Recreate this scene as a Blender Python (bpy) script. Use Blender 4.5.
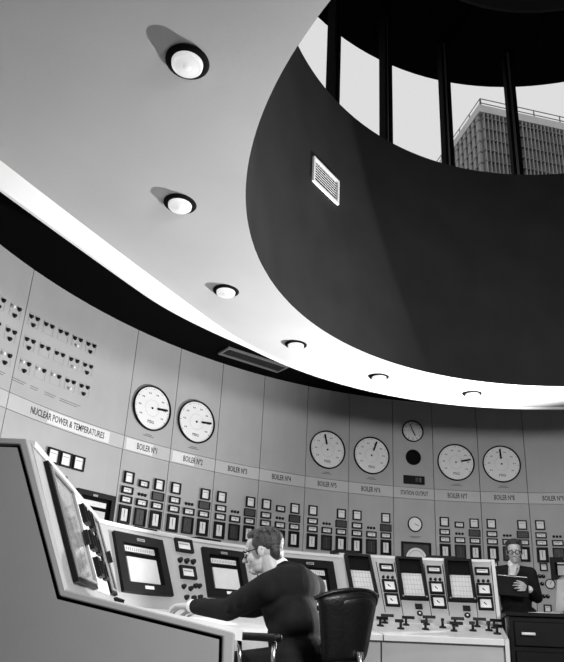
import bpy, bmesh, math, random
import numpy as np
from mathutils import Vector, Matrix, Euler
random.seed(7)
D = bpy.data
SC = bpy.context.scene
for o in list(D.objects): D.objects.remove(o)
COL = SC.collection
rad, sin, cos, pi = math.radians, math.sin, math.cos, math.pi

# ------------------------------------------------------------------ camera, sky, lamps, exposure
W_PX, H_PX, F_PX, PPX, PPY = 564, 662, 656.5, 298.0, 389.0
cam_d = D.cameras.new('camera'); cam = D.objects.new('camera', cam_d); COL.objects.link(cam)
cam_d.sensor_fit = 'HORIZONTAL'; cam_d.sensor_width = 36.0
cam_d.lens = 36.0 * F_PX / W_PX
# for a portrait frame the shift unit follows the fitted (horizontal) side
cam_d.shift_x = -(PPX - W_PX / 2) / W_PX
cam_d.shift_y = (PPY - H_PX / 2) / W_PX
cam_d.clip_end = 600
_p, _r = rad(20.17), rad(2.42)
_R0 = Vector((1, 0, 0)); _U0 = Vector((0, -sin(_p), cos(_p))); _Fw = Vector((0, cos(_p), sin(_p)))
_Ri = _R0 * cos(_r) + _U0 * sin(_r); _Up = -_R0 * sin(_r) + _U0 * cos(_r)
_m = Matrix((_Ri, _Up, -_Fw)).transposed().to_4x4(); _m.translation = Vector((0, 0, 0.70))
cam.matrix_world = _m
SC.camera = cam

SC.view_settings.view_transform = 'Standard'; SC.view_settings.look = 'None'
SC.view_settings.exposure = 0.0; SC.view_settings.gamma = 1.0; SC.view_settings.use_curve_mapping = False

wd = D.worlds.new('overcast_sky'); SC.world = wd; wd.use_nodes = True
_bg = wd.node_tree.nodes['Background']; _bg.inputs[0].default_value = (1, 1, 1, 1); _bg.inputs[1].default_value = 0.84

def spot(name, loc, target, power, size, blend=0.4, radius=0.05):
    l = D.lights.new(name, 'SPOT'); l.energy = power; l.spot_size = rad(size); l.spot_blend = blend; l.shadow_soft_size = radius
    o = D.objects.new(name, l); COL.objects.link(o); o.location = loc
    o.rotation_euler = (Vector(target) - Vector(loc)).to_track_quat('-Z', 'Y').to_euler()
    return o
def area(name, loc, target, power, sx, sy):
    l = D.lights.new(name, 'AREA'); l.energy = power; l.shape = 'RECTANGLE'; l.size = sx; l.size_y = sy
    o = D.objects.new(name, l); COL.objects.link(o); o.location = loc
    o.rotation_euler = (Vector(target) - Vector(loc)).to_track_quat('-Z', 'Y').to_euler()
    return o
# photographer's floodlights: one beside the desk at the right aimed at the ceiling, one at the left under
# the ceiling; plus an added fill lamp high to the camera's right
spot('flood_lamp_right', (3.0, 6.62, 1.32), (-0.3, 3.7, 4.0), 1650, 124, 1.0, 0.03)
spot('flood_lamp_left', (-2.0, 3.5, 2.85), (-0.75, 4.3, 1.0), 140, 112, 0.7, 0.06)
spot('fill_lamp_near', (1.9, 0.5, 2.4), (0.9, 5.4, 0.7), 740, 120, 0.7, 0.42)

# ------------------------------------------------------------------ helpers
def lin(v):  # sRGB 0..1 grey -> linear
    return v / 12.92 if v <= 0.04045 else ((v + 0.055) / 1.055) ** 2.4
_mats = {}
def mat(name, v, rough=0.5, metal=0.0, var=0.06, scale=6.0, bump=0.0, bscale=60.0, emit=0.0, spec=0.5, coat=0.0):
    if name in _mats: return _mats[name]
    m = D.materials.new(name); m.use_nodes = True
    nt = m.node_tree; b = nt.nodes['Principled BSDF']; N = nt.nodes.new; Lk = nt.links.new
    tc = N('ShaderNodeTexCoord'); no = N('ShaderNodeTexNoise'); no.inputs['Scale'].default_value = scale; no.inputs['Detail'].default_value = 4
    Lk(tc.outputs['Object'], no.inputs['Vector'])
    cr = N('ShaderNodeValToRGB'); a, c = max(0, v * (1 - var)), min(1, v * (1 + var))
    cr.color_ramp.elements[0].position = 0.3; cr.color_ramp.elements[1].position = 0.7
    cr.color_ramp.elements[0].color = (a, a, a, 1); cr.color_ramp.elements[1].color = (c, c, c, 1)
    Lk(no.outputs['Fac'], cr.inputs['Fac']); Lk(cr.outputs['Color'], b.inputs['Base Color'])
    b.inputs['Roughness'].default_value = rough; b.inputs['Metallic'].default_value = metal
    b.inputs['Specular IOR Level'].default_value = spec
    b.inputs['Coat Weight'].default_value = coat
    if bump:
        n2 = N('ShaderNodeTexNoise'); n2.inputs['Scale'].default_value = bscale; n2.inputs['Detail'].default_value = 3
        Lk(tc.outputs['Object'], n2.inputs['Vector'])
        bp = N('ShaderNodeBump'); bp.inputs['Strength'].default_value = bump; bp.inputs['Distance'].default_value = 0.01
        Lk(n2.outputs['Fac'], bp.inputs['Height']); Lk(bp.outputs['Normal'], b.inputs['Normal'])
    if emit:
        b.inputs['Emission Color'].default_value = (1, 1, 1, 1); b.inputs['Emission Strength'].default_value = emit
    _mats[name] = m
    return m
M_WALL = mat('grey_enamel_panel', 0.40, 0.5, var=0.05, scale=3, bump=0.04, bscale=160)
M_STRIP = mat('label_strip_enamel', 0.50, 0.35, var=0.06, scale=2)
M_STRIP_GLARE = mat('strip_reflection_paint', 0.72, 0.3, var=0.04)
M_SEAM = mat('dark_seam', 0.02, 0.8)
M_INK = mat('black_ink', 0.012, 0.7)
M_INKS = mat('grey_ink', 0.10, 0.7)
M_BLK = mat('black_bezel', 0.005, 0.5, spec=0.15)
M_BLKM = mat('black_matt_paint', 0.004, 0.8, spec=0.1)
M_FACE = mat('white_dial_face', 0.80, 0.5, var=0.03)
M_FACE2 = mat('pale_meter_face', 0.72, 0.45, var=0.10, scale=25)
M_CHART = mat('chart_paper', 0.60, 0.6, var=0.05, scale=14)
M_DGREY = mat('dark_grey_window', 0.035, 0.5, var=0.3, scale=40)
M_SPECK = mat('speckled_dark_chart', 0.012, 0.5, var=1.0, scale=70)
M_CEIL = mat('ceiling_plaster', 0.62, 0.75, var=0.04, scale=1.5, bump=0.05, bscale=40)
M_LIP = mat('white_edge_trim', 0.84, 0.45, var=0.02)
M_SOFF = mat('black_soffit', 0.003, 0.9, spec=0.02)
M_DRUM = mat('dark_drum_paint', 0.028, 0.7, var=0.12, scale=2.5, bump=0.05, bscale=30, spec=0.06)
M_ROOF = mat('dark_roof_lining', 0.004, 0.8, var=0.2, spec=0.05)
M_MULL = mat('mullion_metal', 0.13, 0.5, spec=0.2)
M_GRILL = mat('grille_metal', 0.88, 0.4, var=0.03)
M_GRILD = mat('grille_grey_metal', 0.30, 0.45, var=0.1)
M_GRILS = mat('soffit_grille_frame', 0.16, 0.5)
M_GRILS2 = mat('soffit_grille_slat', 0.05, 0.6)
M_CONS = mat('console_grey_paint', 0.42, 0.4, var=0.05, scale=4, bump=0.03, bscale=120)
M_CONW = mat('console_pale_paint', 0.66, 0.35, var=0.04, scale=4)
M_DESK = mat('desk_pale_laminate', 0.70, 0.35, var=0.05, scale=5)
M_ENDP = mat('end_panel_grey', 0.27, 0.5, var=0.05, scale=3, bump=0.03, bscale=100)
M_KNOB = mat('black_knob', 0.008, 0.45, spec=0.25)
M_CHROME = mat('bright_metal', 0.7, 0.25, metal=1.0)
M_LEATH = mat('black_leather', 0.005, 0.40, var=0.3, scale=9, bump=0.25, bscale=55, spec=0.3)
M_SUIT = mat('dark_wool_suit', 0.008, 0.85, var=0.25, scale=18, bump=0.15, bscale=90, spec=0.2)
M_SKIN = mat('skin', 0.46, 0.5, var=0.08, scale=14)
M_HAIR = mat('dark_hair', 0.025, 0.45, var=0.6, scale=60, bump=0.6, bscale=120)
M_SHIRT = mat('white_shirt', 0.80, 0.7, var=0.03)
M_PAPER = mat('white_paper', 0.82, 0.8, var=0.02)
M_CABI = mat('dark_cabinet', 0.005, 0.55, var=0.35, scale=7, spec=0.12)
M_FLOOR = mat('dark_floor', 0.03, 0.5, var=0.2, scale=3)
M_RIM = mat('end_rim_grey', 0.34, 0.45, var=0.04)
M_REAR = mat('rear_wall_paint', 0.04, 0.7)
M_LENS = mat('lit_lens_glass', 0.55, 0.25, emit=0.50)
M_TOWER = mat('tower_concrete', 0.17, 0.8, var=0.15, scale=0.2)
M_TOWERL = mat('tower_pale_fin', 0.30, 0.8, var=0.1, scale=0.3)
M_TOWERD = mat('tower_dark_glass', 0.14, 0.5, var=0.2, scale=0.3)
M_TOWERP = mat('tower_parapet_white', 0.55, 0.8, var=0.1, scale=0.3)
M_GROUND = mat('open_ground', 0.2, 0.9)
def glass_mat():
    m = D.materials.new('window_glass'); m.use_nodes = True; nt = m.node_tree; nt.nodes.clear()
    out = nt.nodes.new('ShaderNodeOutputMaterial'); mx = nt.nodes.new('ShaderNodeMixShader')
    tr = nt.nodes.new('ShaderNodeBsdfTransparent'); gl = nt.nodes.new('ShaderNodeBsdfGlossy'); gl.inputs['Roughness'].default_value = 0.02
    tr.inputs[0].default_value = (.97, .97, .97, 1)
    mx.inputs[0].default_value = 0.04
    nt.links.new(tr.outputs[0], mx.inputs[1]); nt.links.new(gl.outputs[0], mx.inputs[2]); nt.links.new(mx.outputs[0], out.inputs[0])
    return m
M_GLASS = glass_mat()

class MB:
    """collects verts and faces of ONE mesh"""
    def __init__(s): s.v = []; s.f = []; s.smooth = set()
    def add(s, vs, fs, smooth=False):
        k = len(s.v); s.v += [tuple(x) for x in vs]
        for f in fs:
            if smooth: s.smooth.add(len(s.f))
            s.f.append(tuple(i + k for i in f))
        return s
    def box(s, c, d, bev=0.0, R=None):
        hx, hy, hz = d[0] / 2, d[1] / 2, d[2] / 2
        if bev <= 0:
            vs = [(x, y, z) for x in (-hx, hx) for y in (-hy, hy) for z in (-hz, hz)]
            fs = [(0, 1, 3, 2), (4, 6, 7, 5), (0, 4, 5, 1), (2, 3, 7, 6), (0, 2, 6, 4), (1, 5, 7, 3)]
        else:  # bevel of the front (-y) rim
            b = bev
            vs = [(-hx, hy, -hz), (hx, hy, -hz), (hx, hy, hz), (-hx, hy, hz),
                  (-hx, -hy + b, -hz), (hx, -hy + b, -hz), (hx, -hy + b, hz), (-hx, -hy + b, hz),
                  (-hx + b, -hy, -hz + b), (hx - b, -hy, -hz + b), (hx - b, -hy, hz - b), (-hx + b, -hy, hz - b)]
            fs = [(0, 3, 2, 1), (8, 9, 10, 11)]
            for i in range(4):
                j = (i + 1) % 4
                fs += [(i, j, j + 4, i + 4), (i + 4, j + 4, j + 8, i + 8)]
        c = Vector(c)
        vs = [(R @ Vector(v) if R else Vector(v)) + c for v in vs]
        return s.add(vs, fs)
    def frame(s, c, w, h, t, d, bev=0.0):
        """rectangular rim in the xz plane, depth d along y"""
        x, z = w / 2, h / 2; a, b = x - t, z - t; y0, y1 = -d / 2, d / 2
        vs = []
        for y in (y0, y1):
            vs += [(-x, y, -z), (x, y, -z), (x, y, z), (-x, y, z), (-a, y, -b), (a, y, -b), (a, y, b), (-a, y, b)]
        fs = []
        for i in range(4):
            j = (i + 1) % 4
            fs += [(i, j, 4 + j, 4 + i), (8 + j, 8 + i, 12 + i, 12 + j), (i, 8 + i, 8 + j, j), (4 + i, 4 + j, 12 + j, 12 + i)]
        return s.add([(p[0] + c[0], p[1] + c[1], p[2] + c[2]) for p in vs], fs)
    def lathe(s, prof, n=32, c=(0, 0, 0), axis='y', smooth=True, closed=False, a0=0, a1=2 * pi):
        """prof: (radius, height along axis)"""
        vs = []; full = abs(a1 - a0 - 2 * pi) < 1e-6; m = n if full else n + 1
        for i in range(m):
            a = a0 + (a1 - a0) * i / n
            for r, h in prof:
                x, z = r * cos(a), r * sin(a)
                p = (x, h, z) if axis == 'y' else ((x, z, h) if axis == 'z' else (h, x, z))
                vs.append((p[0] + c[0], p[1] + c[1], p[2] + c[2]))
        k = len(prof); fs = []
        for i in range(n):
            j = (i + 1) % m
            for q in range(k if closed else k - 1):
                w = (q + 1) % k
                fs.append((i * k + q, j * k + q, j * k + w, i * k + w))
        return s.add(vs, fs, smooth)
    def cyl(s, p0, p1, r0, r1=None, n=12, cap=True, smooth=True):
        r1 = r0 if r1 is None else r1
        p0, p1 = Vector(p0), Vector(p1); d = (p1 - p0).normalized()
        a = d.orthogonal().normalized(); b = d.cross(a)
        vs = [p0 + (a * cos(2 * pi * i / n) + b * sin(2 * pi * i / n)) * r0 for i in range(n)]
        vs += [p1 + (a * cos(2 * pi * i / n) + b * sin(2 * pi * i / n)) * r1 for i in range(n)]
        s.add(vs, [(i, (i + 1) % n, n + (i + 1) % n, n + i) for i in range(n)], smooth)
        if cap:
            s.add(vs, [tuple(range(n))[::-1], tuple(range(n, 2 * n))])
        return s
    def tube(s, pts, r, n=8, cap=True):
        for a, b in zip(pts, pts[1:]): s.cyl(a, b, r, n=n, cap=cap)
        return s
    def prism(s, poly, y0, y1, fn=None):
        """extrude a 2-D polygon (x,z) between y0,y1"""
        n = len(poly); vs = [(x, y0, z) for x, z in poly] + [(x, y1, z) for x, z in poly]
        if fn: vs = [fn(v) for v in vs]
        return s.add(vs, [tuple(range(n)), tuple(range(n, 2 * n))[::-1]] + [(i, n + i, n + (i + 1) % n, (i + 1) % n) for i in range(n)])
    def mesh(s, name, m):
        me = D.meshes.new(name); me.from_pydata(s.v, [], s.f)
        if s.smooth:
            fl = [i in s.smooth for i in range(len(s.f))]
            me.polygons.foreach_set('use_smooth', fl)
        bm = bmesh.new(); bm.from_mesh(me); bmesh.ops.remove_doubles(bm, verts=bm.verts, dist=1e-6)
        bmesh.ops.recalc_face_normals(bm, faces=bm.faces); bm.to_mesh(me); bm.free()
        me.materials.append(m); me.update()
        return me
    def build(s, name, m, parent=None, loc=None, rot=None):
        return link(name, s.mesh(name, m), parent, loc, rot)
def link(name, me, parent=None, loc=None, rot=None):
    o = D.objects.new(name, me); COL.objects.link(o)
    if parent: o.parent = parent
    if loc is not None: o.location = loc
    if rot is not None: o.rotation_euler = rot
    return o
def empty(name, loc=(0, 0, 0), rot=(0, 0, 0)):
    o = D.objects.new(name, None); o.empty_display_size = 0.1; COL.objects.link(o); o.location = loc; o.rotation_euler = rot
    return o
def tag(o, label, cat, group=None):
    o['label'] = label; o['category'] = cat
    if group: o['group'] = group
    return o
def struct(o, label=None, cat=None):
    o['kind'] = 'structure'
    if label: o['label'] = label
    if cat: o['category'] = cat
    return o
def copy_tree(o, parent=None):
    c = o.copy(); COL.objects.link(c)
    if parent: c.parent = parent
    for ch in list(o.children):
        d = ch.copy(); COL.objects.link(d); d.parent = c
        for g in list(ch.children):
            e = g.copy(); COL.objects.link(e); e.parent = d
    return c
def text_mesh(body, size, m, width=None, bend=None, name='lettering', ext=0.0006):
    cu = D.curves.new('t', 'FONT'); cu.body = body; cu.size = size; cu.align_x = 'CENTER'; cu.align_y = 'CENTER'; cu.extrude = ext; cu.resolution_u = 2; cu.offset = size * 0.014
    ob = D.objects.new('t', cu); COL.objects.link(ob)
    dg = bpy.context.evaluated_depsgraph_get(); dg.update()
    me = D.meshes.new_from_object(ob.evaluated_get(dg)); D.objects.remove(ob); D.curves.remove(cu)
    n = len(me.vertices); co = np.empty(n * 3); me.vertices.foreach_get('co', co); co = co.reshape(-1, 3)
    if width:
        w = co[:, 0].max() - co[:, 0].min(); co[:, 0] *= width / w
    x, y, z = co[:, 0].copy(), co[:, 1].copy(), co[:, 2].copy()
    co = np.stack([x, -z, y], 1)                     # upright in xz, facing -y
    if bend: co[:, 1] += np.sqrt(bend * bend - x * x) - bend
    me.vertices.foreach_set('co', co.ravel()); me.name = name
    me.materials.clear(); me.materials.append(m); me.update()
    return me

# ------------------------------------------------------------------ room geometry
C = Vector((2.3504, 3.3956)); RW = 5.2          # centre and radius of the round room
Z_TOP, Z_BT, Z_BB = 3.72, 2.518, 2.376          # top of wall, label band
R_HOLE, Z_HOLE, R_EDGE = 2.709, 3.082, 3.525    # ceiling opening and slab edge
def wp(th, z, out=0.0):
    r = RW - out
    return (C.x + r * sin(rad(th)), C.y + r * cos(rad(th)), z)
def wrot(th): return (0, 0, -rad(th))
def bent(th0, th1, z0, z1, r0, r1, name, m, parent=None, step=1.8):
    """curved slab between two radii about C"""
    n = max(1, int(math.ceil((th1 - th0) / step))); vs = []; fs = []
    for i in range(n + 1):
        a = rad(th0 + (th1 - th0) * i / n)
        for r in (r0, r1):
            for z in (z0, z1): vs.append((C.x + r * sin(a), C.y + r * cos(a), z))
    for i in range(n):
        a, b = i * 4, i * 4 + 4
        fs += [(a, b, b + 1, a + 1), (a + 2, a + 3, b + 3, b + 2), (a, a + 2, b + 2, b), (a + 1, b + 1, b + 3, a + 3)]
    fs += [(0, 1, 3, 2), (n * 4, n * 4 + 2, n * 4 + 3, n * 4 + 1)]
    return MB().add(vs, fs).build(name, m, parent)

# floor
struct(MB().lathe([(0, -0.1), (5.6, -0.1), (5.6, 0.0), (0, 0.0)], 72, (C.x, C.y, 0), 'z', smooth=False).build('floor', M_FLOOR))
# walls: instrument wall in view, plain wall round the rest of the room
wall = struct(bent(-118, 62, 0, Z_TOP + 0.1, RW + 0.02, RW + 0.2, 'wall_back', M_SEAM))
struct(bent(62, 242, 0, Z_TOP + 0.1, RW + 0.0, RW + 0.2, 'wall_front', M_REAR, step=4))
SEAMS = [-108.5, -95.0, -81.6, -68.1, -52.45, -45.72, -38.97, -32.25, -25.2, -18.5, -11.65, -5.48, 1.3, 8.1, 14.9, 21.7, 28.5, 35.3, 42.1, 48.9, 55.7]
g = 0.045
for a, b in zip(SEAMS, SEAMS[1:]):
    bent(a + g, b - g, Z_BT + 0.005, Z_TOP, RW, RW + 0.02, 'upper_panel', M_WALL, wall)
    bent(a + g, b - g, Z_BB, Z_BT, RW - 0.001, RW + 0.02, 'label_strip', M_STRIP, wall)
    bent(a + g, b - g, 0.1, Z_BB - 0.005, RW, RW + 0.02, 'lower_panel', M_WALL, wall)
# lettering on the label strips
def wall_text(body, th, z, size, width=None, m=M_INK, name='lettering'):
    return link(name, text_mesh(body, size, m, width, RW), wall, wp(th, z, 0.0025), wrot(th))
names = {-52.45: 'BOILER Nº1', -45.72: 'BOILER Nº2', -38.97: 'BOILER Nº3', -32.25: 'BOILER Nº4', -25.2: 'BOILER Nº5', -18.5: 'BOILER Nº6',
         -5.48: 'BOILER Nº7', 1.3: 'BOILER Nº8', 8.1: 'BOILER Nº9', 14.9: 'BOILER Nº10', 21.7: 'BOILER Nº11', 28.5: 'BOILER Nº12'}
for s, t in names.items(): wall_text(t, s + 3.4, 2.446, 0.092, 0.262)
wall_text('STATION OUTPUT', -8.5, 2.446, 0.080, 0.375)
wall_text('NUCLEAR POWER & TEMPERATURES', -60.2, 2.446, 0.090, 0.90)
for s, w0, w1 in ((-52.45, 0.35, 4.2), (-45.72, 0.35, 3.6), (-68.1, 5.2, 13.6)):
    bent(s + w0, s + w1, Z_BB + 0.012, Z_BT - 0.012, RW - 0.0022, RW - 0.0005, 'strip_reflection', M_STRIP_GLARE, wall)  # thin pale slabs stand in for bright reflections on the label strips

# ceiling ring slab with the round opening
def r_edge(th):
    th = (th + 180) % 360 - 180
    if -152 < th < -62: return min(R_EDGE / max(cos(rad(th + 62)), 0.05), RW - 0.02)
    if th <= -152: return RW - 0.02
    if th > 130: return RW - 0.02
    if th > 75: return min(R_EDGE / max(cos(rad(th - 75)), 0.05), RW - 0.02)
    return R_EDGE
def zslab(r): return Z_HOLE + 0.07 * (r - R_HOLE)
NS = 240
vs = []; fs = []
for i in range(NS):
    th = 360 * i / NS - 180; a = rad(th); re = r_edge(th)
    for r in (R_HOLE + 0.002, R_HOLE + (re - R_HOLE) * .5, re):
        vs.append((C.x + r * sin(a), C.y + r * cos(a), zslab(r)))
    for r, z in ((re, 3.45), (R_HOLE + 0.03, 3.45)):
        vs.append((C.x + r * sin(a), C.y + r * cos(a), z))
for i in range(NS):
    j = (i + 1) % NS
    for k in range(5): fs.append((i * 5 + k, j * 5 + k, j * 5 + (k + 1) % 5, i * 5 + (k + 1) % 5))
struct(MB().add(vs, fs).build('ceiling', M_CEIL))
# white lip along the slab's edge, its downward slope shaped to catch the flood light
def lip_w(th):
    t = min(1, max(0, (-50 - th) / 24)); t = t * t * (3 - 2 * t)
    return 0.012 + 0.088 * t
vs = []; fs = []; ths = [-150 + i * 1.5 for i in range(int(222 / 1.5) + 1)]
for th in ths:
    a = rad(th); re = r_edge(th); w = lip_w(th); c_ = cos(rad(th + 62)) if th < -62 else 1.0
    dr = 0.82 * w / max(c_, 0.3); zi = zslab(re)
    ring_ = [(re - 0.004, zi + 0.004), (re - 0.004, zi - 0.001), (re + dr, zi - w), (re + dr + 0.02, zi - w - 0.004), (re + dr + 0.025, zi - w + 0.02), (re + 0.02, zi + 0.1)]
    for r, z in ring_:
        r = min(r, RW - 0.005); vs.append((C.x + r * sin(a), C.y + r * cos(a), z))
for i in range(len(ths) - 1):
    for k in range(6): fs.append((i * 6 + k, i * 6 + 6 + k, i * 6 + 6 + (k + 1) % 6, i * 6 + (k + 1) % 6))
fs += [tuple(range(6)), tuple(range(len(vs) - 6, len(vs)))[::-1]]
struct(MB().add(vs, fs).build('trim_1', M_LIP))
# black soffit above the slab, out to the wall
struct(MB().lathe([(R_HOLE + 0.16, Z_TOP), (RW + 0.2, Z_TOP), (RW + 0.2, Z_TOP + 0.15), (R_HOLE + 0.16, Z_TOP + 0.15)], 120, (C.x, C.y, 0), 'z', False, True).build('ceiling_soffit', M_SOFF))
# lantern drum above the opening
Z_SILL, Z_HEAD, R_ROOF = 5.64, 7.5, 3.3
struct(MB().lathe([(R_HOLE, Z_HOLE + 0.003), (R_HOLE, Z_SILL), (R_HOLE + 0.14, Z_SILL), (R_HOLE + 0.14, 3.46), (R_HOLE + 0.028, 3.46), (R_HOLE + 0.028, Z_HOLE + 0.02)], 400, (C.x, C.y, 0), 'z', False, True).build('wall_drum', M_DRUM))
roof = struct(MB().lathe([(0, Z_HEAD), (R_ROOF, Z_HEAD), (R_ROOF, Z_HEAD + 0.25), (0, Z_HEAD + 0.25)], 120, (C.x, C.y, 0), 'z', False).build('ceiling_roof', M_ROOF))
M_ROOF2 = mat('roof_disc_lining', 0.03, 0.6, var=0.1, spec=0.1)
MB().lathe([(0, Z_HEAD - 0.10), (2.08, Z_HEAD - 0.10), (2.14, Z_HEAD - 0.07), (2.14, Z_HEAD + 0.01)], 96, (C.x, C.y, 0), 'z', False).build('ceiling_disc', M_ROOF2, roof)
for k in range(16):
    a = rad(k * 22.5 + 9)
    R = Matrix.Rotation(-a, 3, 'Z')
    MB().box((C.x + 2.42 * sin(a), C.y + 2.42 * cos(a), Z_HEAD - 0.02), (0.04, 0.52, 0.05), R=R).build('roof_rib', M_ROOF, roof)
# lantern windows: 20 panes between deep mullions
ZW = Z_HEAD - Z_SILL
mull_me = MB().box((0, 0, 0), (0.040, 0.05, ZW)).mesh('mullion', M_MULL)
fin_me = MB().box((0, 0, 0), (0.034, 0.10, ZW)).mesh('mullion_fin', M_ROOF)
MTH = [1.1 + 17.143 * k for k in range(-10, 11)]
for i, th in enumerate(MTH):
    a, am, rp = rad(th), rad(th + 17.143 / 2), R_HOLE + 0.075
    w = struct(empty('window_%d' % (i + 1), (C.x + rp * sin(am), C.y + rp * cos(am), Z_SILL)))
    base = w.location
    MB().box((0, 0, ZW / 2), (rad(17.143) * rp - 0.06, 0.008, ZW)).build('pane', M_GLASS, w, (0, 0, 0), (0, 0, -am))
    for off in (-0.037, 0.0, 0.037):   # two dark fins with a grey post set back between them
        r_ = R_HOLE + (0.055 if off else 0.06)
        x = C.x + r_ * sin(a) + off * cos(a); y = C.y + r_ * cos(a) - off * sin(a)
        link('mullion_fin' if off else 'mullion', fin_me if off else mull_me, w, (x - base.x, y - base.y, ZW / 2), (0, 0, -a))

# grilles
def grille(name, loc, rot, w, h, n, label, m, slat_m, tiltd=35, sd=0.010):
    g_ = tag(empty(name, loc, rot), label, 'air grille')
    MB().frame((0, -0.012, 0), w, h, 0.022, 0.024).build('grille_frame', m, g_)
    MB().box((0, 0.0, 0), (w - 0.03, 0.006, h - 0.03)).build('backing', M_BLKM, g_)
    ih = h - 0.05
    me = MB().box((0, 0, 0), (w - 0.04, sd, 0.003), R=Matrix.Rotation(rad(tiltd), 3, 'X')).mesh('slat', slat_m)
    for k in range(n): link('slat', me, g_, (0, -0.012, -ih / 2 + ih * (k + 0.5) / n))
    return g_
th = -53.85
grille('wall_grille', (C.x + (R_HOLE - 0.004) * sin(rad(th)), C.y + (R_HOLE - 0.004) * cos(rad(th)), 4.568), wrot(th), 0.425, 0.265, 8,
       'white louvred air grille set in the dark drum wall below the windows', M_GRILL, M_GRILL)
# the soffit grille: local xz plane turned to face down
q = Matrix.Rotation(rad(36.9), 4, 'Z') @ Matrix.Rotation(rad(-90), 4, 'X')
grille('soffit_grille', (-0.54, 7.25, Z_TOP - 0.003), (Matrix.Rotation(rad(36.9), 4, 'Z') @ Matrix.Rotation(rad(90), 4, 'X')).to_euler(), 0.86, 0.235, 6,
       'long rectangular air grille set in the black soffit above the boiler dials', M_GRILS, M_GRILS2, tiltd=-35)

# downlights
def downlight():
    t = empty('downlight')
    MB().lathe([(0.0, 0.0), (0.100, 0.0), (0.100, -0.006), (0.092, -0.012), (0.078, -0.014), (0.073, -0.014), (0.071, -0.010), (0.0, -0.010)], 32, axis='z').build('housing', M_BLKM, t)
    lens = MB().lathe([(0.072, -0.010), (0.070, -0.028), (0.064, -0.034), (0.056, -0.027), (0.051, -0.036), (0.040, -0.029), (0.035, -0.038), (0.024, -0.031), (0.018, -0.039), (0.0, -0.040)], 32, axis='z').build('lens', M_LENS, t)
    l = D.lights.new('downlight_bulb', 'SPOT'); l.energy = 7; l.spot_size = rad(165); l.spot_blend = 0.6; l.shadow_soft_size = 0.07
    b = D.objects.new('bulb', l); COL.objects.link(b); b.parent = t; b.location = (0, 0, -0.07)
    return t
dl0 = None
ORD = {-111: 'largest lit round downlight, nearest, at the upper left of the pale ceiling', -90.2: 'lit round downlight second from the upper left on the pale ceiling',
       -70: 'lit round downlight third from the left, over the black soffit edge', -50.8: 'lit round downlight fourth from the left, above the soffit grille',
       -30: 'small lit downlight at the bright far part of the ceiling, second from the right', -9.8: 'smallest lit downlight, the rightmost one on the bright far ceiling'}
for k in range(6):
    th = -110.6 + 20.2 * k
    r = 5.99 * .52
    if dl0 is None: t = dl0 = downlight()
    else: t = copy_tree(dl0)
    t.location = (C.x + r * sin(rad(th)), C.y + r * cos(rad(th)), zslab(r) - 0.001)
    lab = list(ORD.values())[k] if k < 6 else 'round downlight in the ceiling ring behind the camera side of the room'
    tag(t, lab, 'ceiling light', 'downlights round the ceiling ring')

# ------------------------------------------------------------------ instruments on the wall
def dial(R=0.252):
    t = empty('wall_dial')
    MB().lathe([(R - 0.014, 0.0), (R, -0.004), (R, -0.024), (R - 0.006, -0.030), (R - 0.014, -0.028), (R - 0.018, -0.013)], 48).build('rim', M_BLK, t)
    MB().lathe([(0, -0.012), (R - 0.014, -0.012), (R - 0.014, 0.0), (0, 0.0)], 48, smooth=False).build('face', M_FACE, t)
    mb = MB()
    for k in range(41):
        a = rad(-125 + 250 * k / 40); L = 0.014 if k % 5 == 0 else 0.006; r0 = R * 0.86
        mb.box((sin(a) * r0, -0.0135, cos(a) * r0), (0.003 if k % 5 else 0.006, 0.002, L), R=Matrix.Rotation(a, 3, 'Y'))
    mb.build('scale', M_INKS, t)
    mb = MB()
    for k in range(8):      # scale figures, too small in the photograph to read
        a = rad(-122 + 244 * k / 7); r0 = R * 0.66
        for q_ in (-0.010, 0.010): mb.box((sin(a) * r0 + q_, -0.0135, cos(a) * r0), (0.010, 0.002, 0.016))
    mb.build('scale_figures', M_INKS, t)
    link('unit_lettering', text_mesh('PSIG', 0.045, M_INKS), t, (0, -0.0135, -R * 0.62))
    MB().lathe([(R * .36, -0.0132), (R * .366, -0.0132)], 36).build('inner_circle', M_INKS, t)
    MB().lathe([(0, -0.022), (0.010, -0.022), (0.012, -0.012)], 16).build('hub', M_BLK, t)
    pt = MB().box((0, -0.020, R * 0.54), (0.024, 0.004, R * 0.54)).build('pointer', M_BLK, t)
    MB().box((0, -0.003, -R - 0.046), (0.085, 0.002, 0.006)).box((0, -0.003, -R - 0.063), (0.14, 0.002, 0.006)).build('caption', M_INKS, t)
    return t
DIALS = [(-49.15, 83, 'one', 'pointer to the right'), (-42.42, 83, 'two', 'pointer to the right'), (-21.93, -13, 'five', 'pointer up and slightly left'),
         (-15.03, 20, 'six', 'pointer up and slightly right'), (-2.11, 77, 'seven', 'pointer to the right'), (4.63, -4, 'eight', 'pointer straight up')]
d0 = None
for th, ang, nm, w in DIALS:
    if d0 is None: t = d0 = dial()
    else: t = copy_tree(d0)
    t.location = wp(th, 2.90, 0.004); t.rotation_euler = wrot(th); tag(t, 'large round white dial above the words boiler number %s, %s' % (nm, w), 'dial', 'large boiler dials')
    for ch in t.children:
        if ch.name.startswith('pointer'): ch.rotation_euler = (0, rad(ang), 0)
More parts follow.
